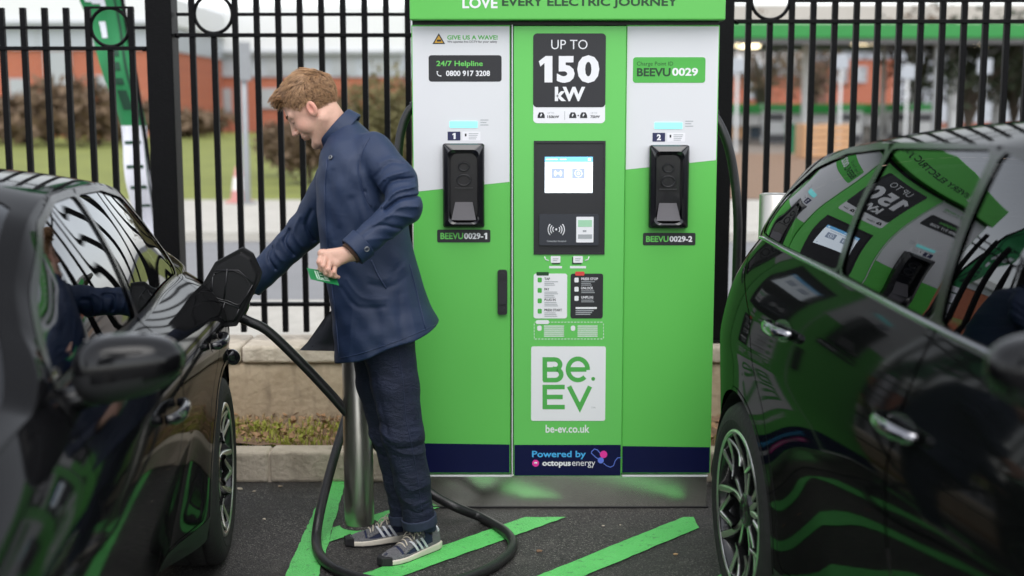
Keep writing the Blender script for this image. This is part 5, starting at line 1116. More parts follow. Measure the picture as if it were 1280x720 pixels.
# ================================================================ PERSON
def attr_color(o, cols, name='Col'):
    a = o.data.color_attributes.new(name, 'FLOAT_COLOR', 'POINT'); a.data.foreach_set('color', np.concatenate([cols, np.ones((len(cols), 1))], 1).astype(np.float32).ravel())
def use_attr(m, name='Col', noise=.10, scale=60):
    n, l = m.node_tree.nodes, m.node_tree.links; at_ = n.new('ShaderNodeAttribute'); at_.attribute_name = name
    nz = n.new('ShaderNodeTexNoise'); nz.inputs['Scale'].default_value = scale; tc = n.new('ShaderNodeTexCoord'); l.new(tc.outputs['Object'], nz.inputs['Vector'])
    mr = n.new('ShaderNodeMapRange'); mr.inputs[3].default_value = 1-noise; mr.inputs[4].default_value = 1+noise; l.new(nz.outputs['Fac'], mr.inputs[0])
    mu = n.new('ShaderNodeMix'); mu.data_type = 'RGBA'; mu.blend_type = 'MULTIPLY'; mu.inputs[0].default_value = 1; l.new(at_.outputs['Color'], mu.inputs[6]); l.new(mr.outputs[0], mu.inputs[7]); l.new(mu.outputs[2], bsdf(m).inputs['Base Color']); return m
def weave(m, scale=900, strength=.25):
    n, l = m.node_tree.nodes, m.node_tree.links; tc = n.new('ShaderNodeTexCoord'); mp = n.new('ShaderNodeMapping'); mp.inputs['Rotation'].default_value = (0, .7, 0); w = n.new('ShaderNodeTexWave'); w.inputs['Scale'].default_value = scale/6.28; w.inputs['Distortion'].default_value = .5
    b = n.new('ShaderNodeBump'); b.inputs['Strength'].default_value = strength; b.inputs['Distance'].default_value = .001; l.new(tc.outputs['Object'], mp.inputs[0]); l.new(mp.outputs[0], w.inputs['Vector']); l.new(w.outputs['Fac'], b.inputs['Height']); l.new(b.outputs[0], bsdf(m).inputs['Normal']); return m
def wrinkle(m, scale=16, dist=.012, strength=.5):
    n, l = m.node_tree.nodes, m.node_tree.links; bp = [x for x in n if x.type == 'BUMP'][-1]; tc = n.new('ShaderNodeTexCoord'); mp = n.new('ShaderNodeMapping'); mp.inputs['Rotation'].default_value = (0, .6, 0); mp.inputs['Scale'].default_value = (1, 1, 2.2)
    nz = n.new('ShaderNodeTexNoise'); nz.inputs['Scale'].default_value = scale; nz.inputs['Detail'].default_value = 3; nz.inputs['Distortion'].default_value = .8; b = n.new('ShaderNodeBump'); b.inputs['Strength'].default_value = strength; b.inputs['Distance'].default_value = dist
    l.new(tc.outputs['Object'], mp.inputs[0]); l.new(mp.outputs[0], nz.inputs['Vector']); l.new(nz.outputs['Fac'], b.inputs['Height']); l.new(b.outputs[0], bp.inputs['Normal']); return m
M['skin'] = use_attr(mat('skin', (.55, .33, .25), .52, sss=.12, bump=.10, bs=420), noise=.10, scale=110); M['hair'] = mat('light_brown_hair', (.42, .245, .12), .36, var=.35, vs=90); M['hair_m'] = mat('mid_brown_hair', (.23, .118, .053), .4, var=.3, vs=90); M['hair_d'] = mat('hair_base', (.15, .078, .036), .6, var=.35, vs=70, bump=.8, bs=120)
M['coat'] = weave(mat('navy_coat_cotton', (.0068, .020, .060), .6, var=.12, vs=10)); wrinkle(M['coat'], 14, .010, .16); M['coat_in'] = mat('coat_lining', (.008, .010, .016), .8, var=.2); M['denim'] = weave(mat('dark_denim', (.0062, .0112, .034), .75, var=.45, vs=14, detail=8), 1400, .4); wrinkle(M['denim'], 30, .012, .5); M['denim_l'] = mat('denim_cuff', (.022, .032, .062), .85, var=.3, vs=60); M['stitch'] = mat('seam_stitching', (.016, .024, .055), .8, var=.2)
FP = at(515, 690, 4.52); PLOC = Vector((FP.x, 4.50, 0))
man = empty('person', PLOC, 0, 'person in a navy coat and jeans plugging in the car', 'person'); minv = Matrix.Translation(-PLOC)
def madd(o, p=None):
    o.parent = p or man; o.matrix_parent_inverse = minv if p is None else Matrix.Identity(4); return o
# ---- head frame: looking down to the left
HC = at(391.5, 137.5, 4.55); TH = math.radians(40); YAW = math.radians(3)
hf = np.array([-math.cos(TH)*math.cos(YAW), math.sin(YAW)*math.cos(TH), -math.sin(TH)]); hu = np.array([-math.sin(TH)*math.cos(YAW), math.sin(YAW)*math.sin(TH), math.cos(TH)]); hl = np.cross(hf, hu); Rh = np.stack([hf, hl, hu], 1)      # columns
HS = .965
def to_head(P): return (P-v3(HC))@Rh/HS
def from_head(Q): return (np.asarray(Q)*HS)@Rh.T+v3(HC)
def head_sdf(P):
    Q = to_head(P); S_ = Q.copy(); S_[:, 1] = np.abs(S_[:, 1]); d = ell(S_, (-.018, 0, .045), (.100, .076, .088))
    d = smin(d, ell(S_, (.030, 0, -.005), (.062, .062, .085)), .03)
    d = smin(d, cone(S_, (-.012, .050, -.050), (.055, .022, -.098), .022, .020), .03)             # jaw
    d = smin(d, ell(S_, (.072, 0, -.102), (.020, .021, .017)), .018)                               # chin
    d = smin(d, ell(S_, (.052, .042, -.030), (.026, .022, .026)), .02)                             # cheek
    d = smin(d, cone(S_, (.080, .008, .034), (.068, .045, .030), .012, .010), .012)                # brow
    d = smax(d, -ell(S_, (.101, .032, .011), (.018, .019, .012)), .010)                            # eye socket
    d = smin(d, ell(S_, (.073, .032, .010), (.0125, .014, .0115)), .003)                           # lids over the eyeball
    d = smin(d, cone(S_, (.084, 0, .024), (.110, 0, -.022), .008, .0105), .010)                     # nose bridge and tip
    d = smin(d, ell(S_, (.101, .011, -.026), (.010, .008, .008)), .006)
    d = smax(d, -ell(S_, (.106, .006, -.0345), (.006, .0035, .003)), .003)                          # nostrils
    d = smin(d, ell(S_, (.083, 0, -.052), (.014, .026, .018)), .012)                                # muzzle
    d = smin(d, cone(S_, (.0955, .0, -.0505), (.084, .021, -.0500), .0052, .003), .004)             # upper lip
    d = smin(d, cone(S_, (.0935, .0, -.0605), (.083, .019, -.0570), .0056, .003), .004)             # lower lip
    d = smax(d, -cone(S_, (.1005, 0, -.0555), (.082, .026, -.0510), .0016, .0016), .003)            # mouth line, drawn up in a smile
    d = smax(d, -cone(S_, (.080, .034, -.030), (.072, .036, -.055), .0022, .0022), .012)            # smile fold
    e = S_-np.array([-.012, .076, -.004]); ang = .25; ex = e[:, 0]*math.cos(ang)+e[:, 2]*math.sin(ang); ez = -e[:, 0]*math.sin(ang)+e[:, 2]*math.cos(ang); E = np.stack([ex, e[:, 1]-.25*np.maximum(0, -ex), ez], 1)
    ear = ell(E, (0, 0, 0), (.0185, .009, .0305)); ear = smax(ear, -ell(E, (.003, .011, .004), (.010, .008, .020)), .004); ear = smin(ear, cone(E, (-.004, .004, .016), (-.009, .004, -.008), .003, .003), .003)
    d = smin(d, ear, .004)
    N0, N1 = v3(from_head([-.030, 0, -.045])), v3(at(430, 181, 4.56))
    d = smin(d, cone(P, N0, N1, .051, .060), .022)
    d = smin(d, cone(P, v3(from_head([.02, 0, -.085])), v3(at(416, 192, 4.56)), .016, .02), .03)
    return d
HN = np.array([HC.x, HC.y, HC.z])
SK = np.array([.60, .36, .27])
def skin_cols(V):
    Q = to_head(V.astype(float)); c = np.tile(SK, (len(V), 1)); aq = np.abs(Q[:, 1])
    def blend(w, col): nonlocal c; c = c*(1-w[:, None])+np.array(col)*w[:, None]
    def g(x, y, z, r): return np.exp(-((Q[:, 0]-x)**2+(aq-y)**2+(Q[:, 2]-z)**2)/r**2)
    blend(.45*g(.055, .05, -.022, .028), (.60, .26, .20)); blend(.5*g(.11, 0, -.022, .016), (.60, .25, .19)); blend(.6*g(-.012, .082, 0, .026), (.66, .20, .15))
    lip = np.exp(-(((Q[:, 2]+.0555)/.009)**2+(aq/.022)**4))*(Q[:, 0] > .08); blend(.65*lip, (.42, .16, .14))
    lash = np.exp(-(((Q[:, 2]-.004)/.0028)**2+((aq-.032)/.015)**4))*(Q[:, 0] > .06); sock = g(.075, .034, .014, .014); blend(.35*sock, (.40, .21, .16)); blend(.9*np.clip(lash, 0, 1), (.06, .035, .025))
    st_ = np.exp(-((Q[:, 2]+.075)/.04)**2)*(Q[:, 0] > .0)*(Q[:, 2] < -.045); blend(.16*st_, (.42, .26, .16))
    return np.clip(c, 0, 1)
# ---- hands
def H(px_, py_, Y): return v3(at(px_, py_, Y))
def finger_chain(P, pts, r0, r1): return chain(P, pts, list(np.linspace(r0, r1, len(pts))), .003)
KN = [H(402.5, 317, 4.185), H(406.5, 321, 4.178), H(412.5, 325.5, 4.178), H(419.5, 330, 4.184)]; PI_ = [H(399, 327.5, 4.166), H(404, 332.5, 4.160), H(410.5, 337, 4.162), H(417.5, 340, 4.170)]; DI = [H(401.5, 337, 4.170), H(407, 341.5, 4.166), H(413, 344, 4.168), H(419.5, 345.5, 4.176)]; TI = [H(407, 341, 4.190), H(412, 344.5, 4.188), H(417.5, 346, 4.190), H(423, 346.5, 4.195)]
WR = H(443, 315, 4.215)
def hand_left(P):
    d = cone(P, H(452, 307, 4.222), WR, .028, .026)
    palm = cone(P, WR, H(412, 324, 4.196), .025, .023); palm = smin(palm, cone(P, WR, KN[0], .020, .013), .012); palm = smin(palm, cone(P, WR, KN[3], .019, .012), .012); palm = smin(palm, cone(P, KN[0], KN[3], .0125, .0115), .010); d = smin(d, palm, .015)
    for k in range(4): 
        f = finger_chain(P, [KN[k], PI_[k], DI[k], TI[k]], .0100-.0005*k, .0074-.0004*k); d = smin(d, f, .0016)
    th = finger_chain(P, [H(432, 318, 4.222), H(418, 324, 4.226), H(406, 332, 4.214), H(399, 337.5, 4.204)], .0135, .0085); d = smin(d, th, .006)
    return d
def hand_right(P):
    w = H(316, 358, 4.785); d = cone(P, H(330, 343, 4.785), w, .028, .026); pc = H(304, 368, 4.785); d = smin(d, cone(P, w, pc, .026, .022), .015)
    for k in range(4):
        a = pc+np.array([-.004-.012*k, .016, .010-.012*k]); f = finger_chain(P, [a, a+np.array([-.022, .018, -.018]), a+np.array([-.012, .0, -.040]), a+np.array([.008, -.016, -.036])], .0105, .008); d = smin(d, f, .004)
    d = smin(d, finger_chain(P, [pc+np.array([.006, -.018, .0]), pc+np.array([-.018, -.030, -.016]), pc+np.array([-.036, -.026, -.024])], .0125, .009), .006); return d
def core(P):    # the body under the clothes
    d = cone(P, v3(at(430, 181, 4.56)), v3(at(455, 235, 4.56)), .07, .11); d = smin(d, cone(P, v3(at(455, 235, 4.56)), v3(at(478, 400, 4.56)), .11, .12), .05)
    d = smin(d, chain(P, [v3(at(466, 190, 4.45)), v3(at(507, 260, 4.28)), v3(at(452, 307, 4.222))], [.042, .026, .024]), .02); d = smin(d, chain(P, [v3(at(428, 207, 4.70)), v3(at(380, 292, 4.79)), v3(at(330, 343, 4.785))], [.042, .03, .026]), .02)
    d = smin(d, chain(P, [v3(at(482, 420, 4.48)), v3(at(495, 540, 4.44)), v3(at(522, 655, 4.48))], [.06, .035, .028]), .03); d = smin(d, chain(P, [v3(at(470, 420, 4.63)), v3(at(480, 545, 4.60)), v3(at(507, 652, 4.58))], [.06, .035, .028]), .03); return d
Vh, Fh = sdf_mesh(head_sdf, HN-np.array([.17, .12, .24]), HN+np.array([.20, .12, .16]), .0026)
Vl, Fl = sdf_mesh(hand_left, H(392, 352, 4.14), H(458, 298, 4.27), .0021); Vr, Fr = sdf_mesh(hand_right, np.minimum(H(285, 390, 4.73), H(285, 390, 4.85)), np.maximum(H(335, 335, 4.73), H(335, 335, 4.85))+np.array([0, 0, .02]), .003)
Vc, Fc = sdf_mesh(core, (-1.0, 4.1, .1), (-.1, 4.95, 1.55), .014)
offs = np.cumsum([0, len(Vh), len(Vl), len(Vr)]); VB = np.concatenate([Vh, Vl, Vr, Vc]); FB = np.concatenate([Fh, Fl+offs[1], Fr+offs[2], Fc+offs[3]])
body = madd(mk_np('body', VB, FB, M['skin'])); cols = np.tile(SK, (len(VB), 1)); cols[:len(Vh)] = skin_cols(Vh)
kd = np.min([np.linalg.norm(VB[:, None]-np.array(K)[None], axis=2).min(1) for K in (KN, PI_, TI)], axis=0) if False else None
hl_ = VB[offs[1]:offs[2]]; kk = np.min(np.stack([np.linalg.norm(hl_-k, axis=1) for k in KN+PI_+TI]), 0); wk = .5*np.exp(-(kk/.011)**2); cols[offs[1]:offs[2]] = cols[offs[1]:offs[2]]*(1-wk[:, None])+np.array([.60, .27, .21])*wk[:, None]
attr_color(body, cols)
# ---- hair: a cap with combed strands
gline = hermite([-.14, -.1, -.086, -.055, -.028, -.005, .012, .026, .050, .064, .12], [-.062, -.060, -.056, -.040, -.012, .030, .022, .020, .058, .090, .086])
def hair_sdf(P):
    Q = to_head(P); d = ell(Q, (-.018, 0, .046), (.1045, .0785, .0925)); d = smin(d, ell(Q, (.022, 0, .094), (.070, .060, .042)), .03); d = smin(d, ell(Q, (.078, -.005, .104), (.026, .048, .022)), .02)
    th = np.arctan2(Q[:, 1], Q[:, 2]-.03); d = d+.0016*np.sin(th*46+9*np.sin(Q[:, 0]*40))+.0014*np.sin(th*23+Q[:, 0]*60)
    cut = gline(Q[:, 0])-Q[:, 2]+.004*np.sin(Q[:, 0]*260+Q[:, 1]*90); d = smax(d, cut, .006)
    return d
hair = madd(sculpt('hair', hair_sdf, HN-np.array([.19, .12, .12]), HN+np.array([.16, .12, .17]), .003, M['hair_d']))
rng = np.random.default_rng(5); HS_ = {0: ([], []), 1: ([], [])}
def strand(pts, w, side_, up_, k):
    HV, HF = HS_[k]; b = len(HV); n = len(pts)
    for i, p in enumerate(pts):
        ww = w*(1-.8*(i/(n-1))**1.5); HV += [p+side_*ww, p+up_*ww*1.2, p-side_*ww]
    for i in range(n-1):
        for q in range(2): HF.append((b+3*i+q, b+3*i+q+1, b+3*i+4+q, b+3*i+3+q))
tufts_, tries = 0, 0; r_ = np.array([.103, .0775, .091])
while tufts_ < 820 and tries < 20000:
    tries += 1; n_ = rng.normal(0, 1, 3); n_ /= np.linalg.norm(n_); q = np.array([-.018, 0, .046])+n_*r_
    if q[2] < gline(q[0])-.001 or q[0] > .088: continue
    tufts_ += 1; top = np.clip((q[2]-.055)/.05, 0, 1); L = (.012+.034*top)*rng.uniform(.85, 1.15)*(1 if q[0] < .02 else max(.35, 1-(q[0]-.02)*(1-.6*top)*14)); nn = n_/r_; nn /= np.linalg.norm(nn)
    fl_ = np.array([1., .12*math.sin(q[1]*60)+rng.normal(0, .07), .05-.4*(1-top)])*top+np.array([-.35 if q[0] < -.02 else .55, rng.normal(0, .10), -1.0])*(1-top); fl_ -= nn*fl_.dot(nn); fl_ /= np.linalg.norm(fl_)+1e-9; sd_ = np.cross(fl_, nn)
    lift = (.04+.20*top*np.clip((q[0]+.04)/.10, 0, 1))*rng.uniform(.7, 1.15); tip = q+fl_*L+nn*(L*lift*.7+.004); kk_ = 0 if rng.random() < .66 else 1
    for _ in range(13):
        root_ = q+sd_*rng.normal(0, .006)+fl_*rng.normal(0, .004)-nn*.003; tp = tip+sd_*rng.normal(0, .0058)+fl_*rng.normal(0, .004)+nn*rng.normal(0, .001); mid = (root_*.55+tp*.45)+nn*(.0035+L*lift*.3)
        strand([root_, root_*.55+mid*.45+nn*.002, mid, mid*.45+tp*.55+nn*.001, tp], np.float64(.00058)*rng.uniform(.6, 1.6), sd_, nn, kk_ if rng.random() < .62 else 1-kk_)
for _ in range(150):       # fringe, swept forward over the forehead in tufts
    y = rng.uniform(-.054, .052); p0 = np.array([.046+rng.uniform(-.025, .016), y, .114+rng.uniform(-.010, .014)-.5*y*y/.05]); L = rng.uniform(.042, .062); dz = rng.uniform(-.46, .02); dy = rng.normal(0, .09)-.1; kk_ = 0 if rng.random() < .6 else 1
    for _ in range(15):
        b0_ = p0+rng.normal(0, 1, 3)*np.array([.004, .0045, .002]); t_ = p0+np.array([L*.84, dy*L, dz*L+.006])+rng.normal(0, 1, 3)*np.array([.004, .0016, .0016])
        strand([b0_*(1-t)+t_*t+np.array([0, 0, .012*math.sin(t*2.6)*(1-dz*.4)]) for t in np.linspace(0, 1, 6)], .0006*rng.uniform(.6, 1.5), np.array([0, 1., 0]), np.array([0, 0, 1.]), kk_)
for k, mm in ((0, 'hair'), (1, 'hair_m')): madd(mk_np('hair_strands', from_head(np.array(HS_[k][0])), np.array(HS_[k][1]), M[mm], None, True), hair)
# eyebrow
EV, EF = [], []
for sgn in (1, -1):
    for k in range(150):
        t = rng.uniform(0, 1); p = np.array([.0925-.019*t*t, sgn*(.012+.036*t), .0325+.006*math.sin(t*2.6)+rng.normal(0, .0016)]); d_ = np.array([.002, sgn*.008, .002+rng.normal(0, .0015)]); b = len(EV); EV += [p-d_*.5, p+np.array([.0016, 0, .0012]), p+d_*.6, p+np.array([.0012, 0, -.0008])]; EF.append((b, b+1, b+2, b+3))
madd(mk_np('eyebrow', from_head(np.array(EV)), np.array(EF), M['hair_d'], None, False), hair)
# ---- coat
YC_ = 4.56
rowsC = [(150, 424, 446, .055), (165, 414, 462, .105), (178, 407, 474, .150), (192, 402, 486, .180), (215, 398, 494, .200), (250, 397, 502, .205), (290, 400, 511, .200), (330, 406, 521, .200), (370, 413, 533, .212), (410, 418, 551, .230), (460, 421, 566, .24), (500, 423, 572, .245)]
zz = np.array([at(640, r[0], YC_).z for r in rowsC])[::-1]; xa = np.array([at(r[1], r[0], YC_).x for r in rowsC])[::-1]; xb_ = np.array([at(r[2], r[0], YC_).x for r in rowsC])[::-1]; ry_ = np.array([r[3] for r in rowsC])[::-1]
fa, fb, fr_ = hermite(zz, xa), hermite(zz, xb_), hermite(zz, ry_)
hemA, hemB = at(421, 457, 4.42), at(549, 411, 4.42)
def seg2(P, a, b):      # distance to a segment seen from the side (X,Z)
    a, b = np.array([a.x, a.z]), np.array([b.x, b.z]); ba = b-a; pa = P[:, (0, 2)]-a; t = np.clip(pa@ba/ba.dot(ba), 0, 1); return np.sqrt(((pa-t[:, None]*ba)**2).sum(1)), t
def creases(P, d, folds, k, band_, sharp):
    d = d.copy()
    for pts, Y, w, h in folds:
        xs, zs = [p.x for p in pts], [p.z for p in pts]; e = 4*w
        m = np.flatnonzero((np.abs(P[:, 1]-Y) < band_) & (P[:, 0] > min(xs)-e) & (P[:, 0] < max(xs)+e) & (P[:, 2] > min(zs)-e) & (P[:, 2] < max(zs)+e))
        if not len(m): continue
        Q = P[m]; q = None
        for i in range(len(pts)-1):
            t, _ = seg2(Q, pts[i], pts[i+1]); q = t if q is None else np.minimum(q, t)
        prof = np.exp(-np.maximum(q, .0012)/w*1.05) if (sharp and h > 0) else np.exp(-(q/w)**(2 if sharp else 1.4))
        d[m] -= k*h*prof*(1-np.abs(Q[:, 1]-Y)/band_)
    return d
FOLD = []      # (px points, Y of the surface there, width, height)
def fold(pts, Y, w, h): FOLD.append(([at(v.x, v.y, Y) for v in catmull([(x, y, 0) for x, y in pts], 3)], Y, w, h*(.36 if Y == 4.35 else 1.)))
# sleeve creases of the near arm
for pts, w, h in (([(470, 205), (490, 198), (508, 205)], .007, .008), ([(466, 222), (484, 205), (502, 206)], .006, -.007), ([(468, 236), (482, 222), (510, 214)], .007, .009), ([(476, 248), (488, 228), (514, 224)], .006, -.008), ([(478, 258), (494, 240), (518, 234)], .007, .010), ([(482, 262), (500, 249), (521, 246)], .005, -.008), ([(484, 270), (502, 258), (522, 258)], .006, .007), ([(470, 280), (490, 268), (516, 272)], .006, .006), ([(455, 292), (476, 280), (500, 285)], .006, -.005), ([(450, 300), (470, 296), (492, 298)], .005, .005)): fold(pts, 4.25, w, h)
for pts, w, h in (([(452, 185), (449, 210), (455, 240)], .006, -.006), ([(455, 240), (462, 262), (478, 268)], .007, -.006), ([(436, 200), (428, 240), (424, 280)], .016, .006), ([(414, 215), (412, 260), (416, 300)], .012, -.006), ([(440, 250), (450, 280), (446, 300)], .014, -.008), ([(432, 350), (452, 372), (482, 374)], .010, .007), ([(426, 362), (446, 384), (480, 384)], .009, -.006), ([(440, 385), (438, 420), (436, 450)], .014, .006), ([(470, 390), (474, 420), (470, 444)], .018, -.007), ([(505, 350), (512, 385), (520, 420)], .012, .006), ([(498, 370), (500, 400), (504, 430)], .014, -.006), ([(460, 345), (480, 350), (505, 335)], .010, .006), ([(462, 356), (486, 360), (512, 345)], .009, -.006), ([(515, 300), (505, 325), (490, 345)], .010, -.006)): fold(pts, 4.35, w, h)
for pts, w, h in (([(392, 262), (384, 280), (392, 300)], .008, -.008), ([(376, 270), (368, 290), (378, 308)], .007, .008), ([(362, 288), (356, 302), (366, 318)], .007, -.007), ([(350, 296), (344, 312), (354, 326)], .007, .007), ([(340, 310), (336, 322), (344, 336)], .006, -.006)): fold(pts, 4.74, w, h)
LA = [v3(at(466, 192, 4.455)), v3(at(497, 225, 4.35)), v3(at(506, 259, 4.285)), v3(at(444, 312, 4.212))]; RA = [v3(at(430, 208, 4.68)), v3(at(384, 286, 4.79)), v3(at(312, 358, 4.785))]
def coat_solid(P):
    z = P[:, 2]; a, b, r = fa(z), fb(z), fr_(z); cx, rx = (a+b)/2, (b-a)/2; ux, uy = np.abs((P[:, 0]-cx)/rx), np.abs((P[:, 1]-YC_)/r); k = (ux**2.35+uy**2.35)**(1/2.35); d = (k-1)*np.minimum(rx, r)
    d = np.maximum(d, (z-zz[-1])*.9)
    ar = chain(P, LA[:3], [.075, .062, .055], .02); fdir = (LA[3]-LA[2])/np.linalg.norm(LA[3]-LA[2]); fo = cone(P, LA[2], LA[3]+fdir*.03, .056, .043); fo = np.maximum(fo, (P-LA[3])@fdir-.012); ar = smin(ar, fo, .015)
    d = smin(d, ar, .016)
    rdir = (RA[2]-RA[1])/np.linalg.norm(RA[2]-RA[1]); ra = cone(P, RA[0], RA[1], .078, .066); rf = cone(P, RA[1], RA[2]+rdir*.03, .066, .050); rf = np.maximum(rf, (P-RA[2])@rdir); d = smin(d, smin(ra, rf, .02), .018)
    d = creases(P, d, FOLD, 1.75, .12, True)
    d = d-.0018*np.sin(P[:, 0]*31+5*np.sin(P[:, 2]*11))*np.sin(P[:, 2]*23+P[:, 1]*17)-.0012*np.sin(P[:, 0]*70+P[:, 2]*55)
    return d
def hem_h(P): t = (P[:, 0]-hemA.x)/(hemB.x-hemA.x); return hemA.z+(hemB.z-hemA.z)*t-.004*np.sin(P[:, 0]*34)
def coat_sdf(P):
    s = coat_solid(P); low = hem_h(P)-P[:, 2]; d = smax(s, low, .004)
    hollow = np.maximum(s+.008, P[:, 2]-hem_h(P)-.09); d = np.maximum(d, -hollow)
    # opening for the neck
    d = smax(d, -cone(P, v3(at(428, 172, 4.56)), v3(at(405, 150, 4.56)), .060, .075), .006)
    return d
coat = madd(sculpt('coat', coat_sdf, (at(300, 300, 4.8).x-.02, 4.10, hemA.z-.05), (at(562, 300, 4.5).x, 4.90, at(640, 140, 4.55).z), .0042, M['coat']))
# collar
ca_ = v3(at(424, 163, 4.56)); axd = np.array([-.80, 0, .60]); axd /= np.linalg.norm(axd); e1_ = np.array([.60, 0, .80]); e2_ = np.array([0, 1., 0])
def collar_sdf(P):
    p = P-ca_; h = p@axd; u, v = p@e1_, p@e2_; rad = np.sqrt((u/.082)**2+(v/.078)**2+1e-9); th = np.arctan2(v, -u); rr = .98+.10*np.clip(-h/.05, -1, 1)
    d = np.abs((rad-rr)*.078)-.0045; gap = np.abs(v)-.012*(h > -1)*(u < 0); d = smax(d, np.abs(h+.006)-.030-.006*np.cos(th), .004)
    return np.where(u < 0, np.maximum(d, .010-np.abs(v)+np.clip(h*.2, -.01, .01)), d)
madd(sculpt('collar', collar_sdf, ca_-.14, ca_+.14, .0034, M['coat']), coat)
# cuff band with button, welt pocket, buttons, placket, hem stitching
fdir = (LA[3]-LA[2])/np.linalg.norm(LA[3]-LA[2])
madd(sculpt('cuff', lambda P: np.maximum(np.abs(cone(P, LA[2], LA[3]+fdir*.03, .056, .043)-.004)-.0035, np.abs((P-LA[3])@fdir+.012)-.026), LA[3]-.09, LA[3]+.09, .0032, M['coat']), coat)
M['knit'] = mat('brown_knit', (.07, .035, .022), .9, var=.4, vs=200, bump=.6, bs=300)
madd(sculpt('jumper_cuff', lambda P: np.maximum(np.abs(cone(P, LA[2], LA[3]+fdir*.03, .05, .034))-.004, np.abs((P-LA[3])@fdir-.014)-.010), LA[3]-.08, LA[3]+.08, .003, M['knit']))
M['button'] = mat('coat_button', (.045, .05, .07), .35, var=.2)
def disc_at(name, c, nrm, r, m, p):
    c, nrm = Vector(c), Vector(nrm).normalized(); o = madd(tube(name, [tuple(c-nrm*.002), tuple(c+nrm*.002)], r, m, None, 18), p); t = nrm.orthogonal().normalized(); b_ = nrm.cross(t); ring_ = [tuple(c+nrm*.0025+(t*math.cos(a)+b_*math.sin(a))*r*.8) for a in [2*math.pi*k/18 for k in range(19)]]; madd(tube('button_rim', ring_, r*.16, M['galv'], None, 6), p)
def on_coat(px_, py_, Yg=4.0, f=coat_solid, off=0.):
    """march along the viewing ray to the cloth surface"""
    o_ = np.array([0, 0, CAM_H]); t_ = v3(at(px_, py_, 4.5))-o_; t_ /= np.linalg.norm(t_); s_ = 3.9
    for _ in range(120):
        q = (o_+t_*s_)[None]; d = float(f(q)[0])-off
        if d < .0006: break
        s_ += max(.0008, d*.5)
    e = 2e-3; q = o_+t_*s_; n_ = np.array([f((q+np.eye(3)[k]*e)[None])[0]-f((q-np.eye(3)[k]*e)[None])[0] for k in range(3)]); n_ /= np.linalg.norm(n_)+1e-9; return q, n_
q, n_ = on_coat(457.5, 310.5); disc_at('cuff_button', q+n_*.006, n_, .0095, M['button'], coat)
q, n_ = on_coat(414, 197); disc_at('collar_button', q+n_*.002, n_, .008, M['button'], coat)
def stitch_line(name, pts, r, m, f=coat_solid, n=6, parent=None, lift=.0005):
    c = catmull([(x, y, 0) for x, y in pts], n); w = []
    for v in c: q, n_ = on_coat(v.x, v.y, f=f); w.append(tuple(q+n_*lift))
    return madd(tube(name, w, r, m, None, 6), parent)
M['piping'] = mat('coat_piping', (.014, .028, .075), .55, var=.15)
stitch_line('pocket_welt', [(464, 325), (472, 343), (483, 361)], .0035, M['piping'], parent=coat); stitch_line('placket_edge', [(409, 200), (406, 240), (408, 290), (413, 340), (420, 400), (424, 446)], .0022, M['piping'], parent=coat)
stitch_line('hem_seam', [(424, 448), (450, 442), (480, 432), (510, 421), (544, 406)], .0016, M['piping'], parent=coat); stitch_line('armhole_seam', [(462, 172), (453, 190), (449, 212), (453, 238), (464, 258)], .0018, M['piping'], parent=coat); stitch_line('back_seam', [(512, 330), (522, 370), (532, 412)], .0018, M['piping'], parent=coat)
# far front panel, blown open: dark lining showing
fp_ = [[(414, 388), (420, 386)], [(405, 398), (420, 398)], [(394, 414), (421, 414)], [(384, 428), (422, 428)], [(374, 438), (423, 439)]]
V = [];
for i, (a, b) in enumerate(fp_):
    for k in range(7): t = k/6; x, y = a[0]+(b[0]-a[0])*t, a[1]+(b[1]-a[1])*t; V.append(at(x, y, 4.66+.05*(1-t)+.02*math.sin(t*5+i)))
n0 = len(V); V += [v+Vector((.002, .006, -.001)) for v in V]; F = [(i*7+k, i*7+k+1, i*7+8+k, i*7+7+k) for i in range(4) for k in range(6)]; F += [tuple(reversed([x+n0 for x in f])) for f in F]
edge = [k for k in range(7)]+[7*i+6 for i in range(1, 5)]+[28+k for k in range(5, -1, -1)]+[7*i for i in range(3, 0, -1)]; F += [(edge[i], edge[(i+1) % len(edge)], edge[(i+1) % len(edge)]+n0, edge[i]+n0) for i in range(len(edge))]
madd(mk('coat_front_panel', V, F, M['coat_in'], None, True), coat)
# ---- jeans
LL = [v3(at(482, 415, 4.485)), v3(at(494, 480, 4.465)), v3(at(503, 540, 4.45)), v3(at(515, 600, 4.462)), v3(at(525, 655, 4.480))]; RL = [v3(at(470, 415, 4.63)), v3(at(473, 480, 4.615)), v3(at(485, 540, 4.60)), v3(at(499, 600, 4.59)), v3(at(507, 651, 4.585))]
JF = []
for pts, w, h in (([(470, 535), (490, 548), (524, 548)], .008, .008), ([(474, 545), (496, 558), (530, 556)], .006, -.008), ([(480, 550), (505, 564), (534, 566)], .007, .008), ([(476, 528), (500, 534), (524, 532)], .008, -.006), ([(505, 470), (515, 495), (520, 520)], .010, .006), ([(468, 470), (478, 510), (486, 540)], .008, -.006), ([(500, 600), (515, 612), (536, 606)], .007, .006), ([(500, 622), (518, 632), (538, 624)], .007, .008), ([(500, 632), (520, 642), (540, 636)], .005, -.007), ([(488, 580), (495, 605), (500, 630)], .008, -.006)): JF.append(([at(x, y, 4.42) for x, y in pts], 4.40, w, h))
for pts, w, h in (([(460, 545), (470, 556), (482, 560)], .007, .008), ([(462, 556), (474, 568), (486, 570)], .006, -.007), ([(482, 612), (490, 620), (500, 622)], .006, .007), ([(484, 630), (492, 636), (502, 636)], .006, .007)): JF.append(([at(x, y, 4.55) for x, y in pts], 4.56, w, h))
rL, rR = [.100, .083, .074, .062, .0555], [.098, .078, .064, .054, .0515]
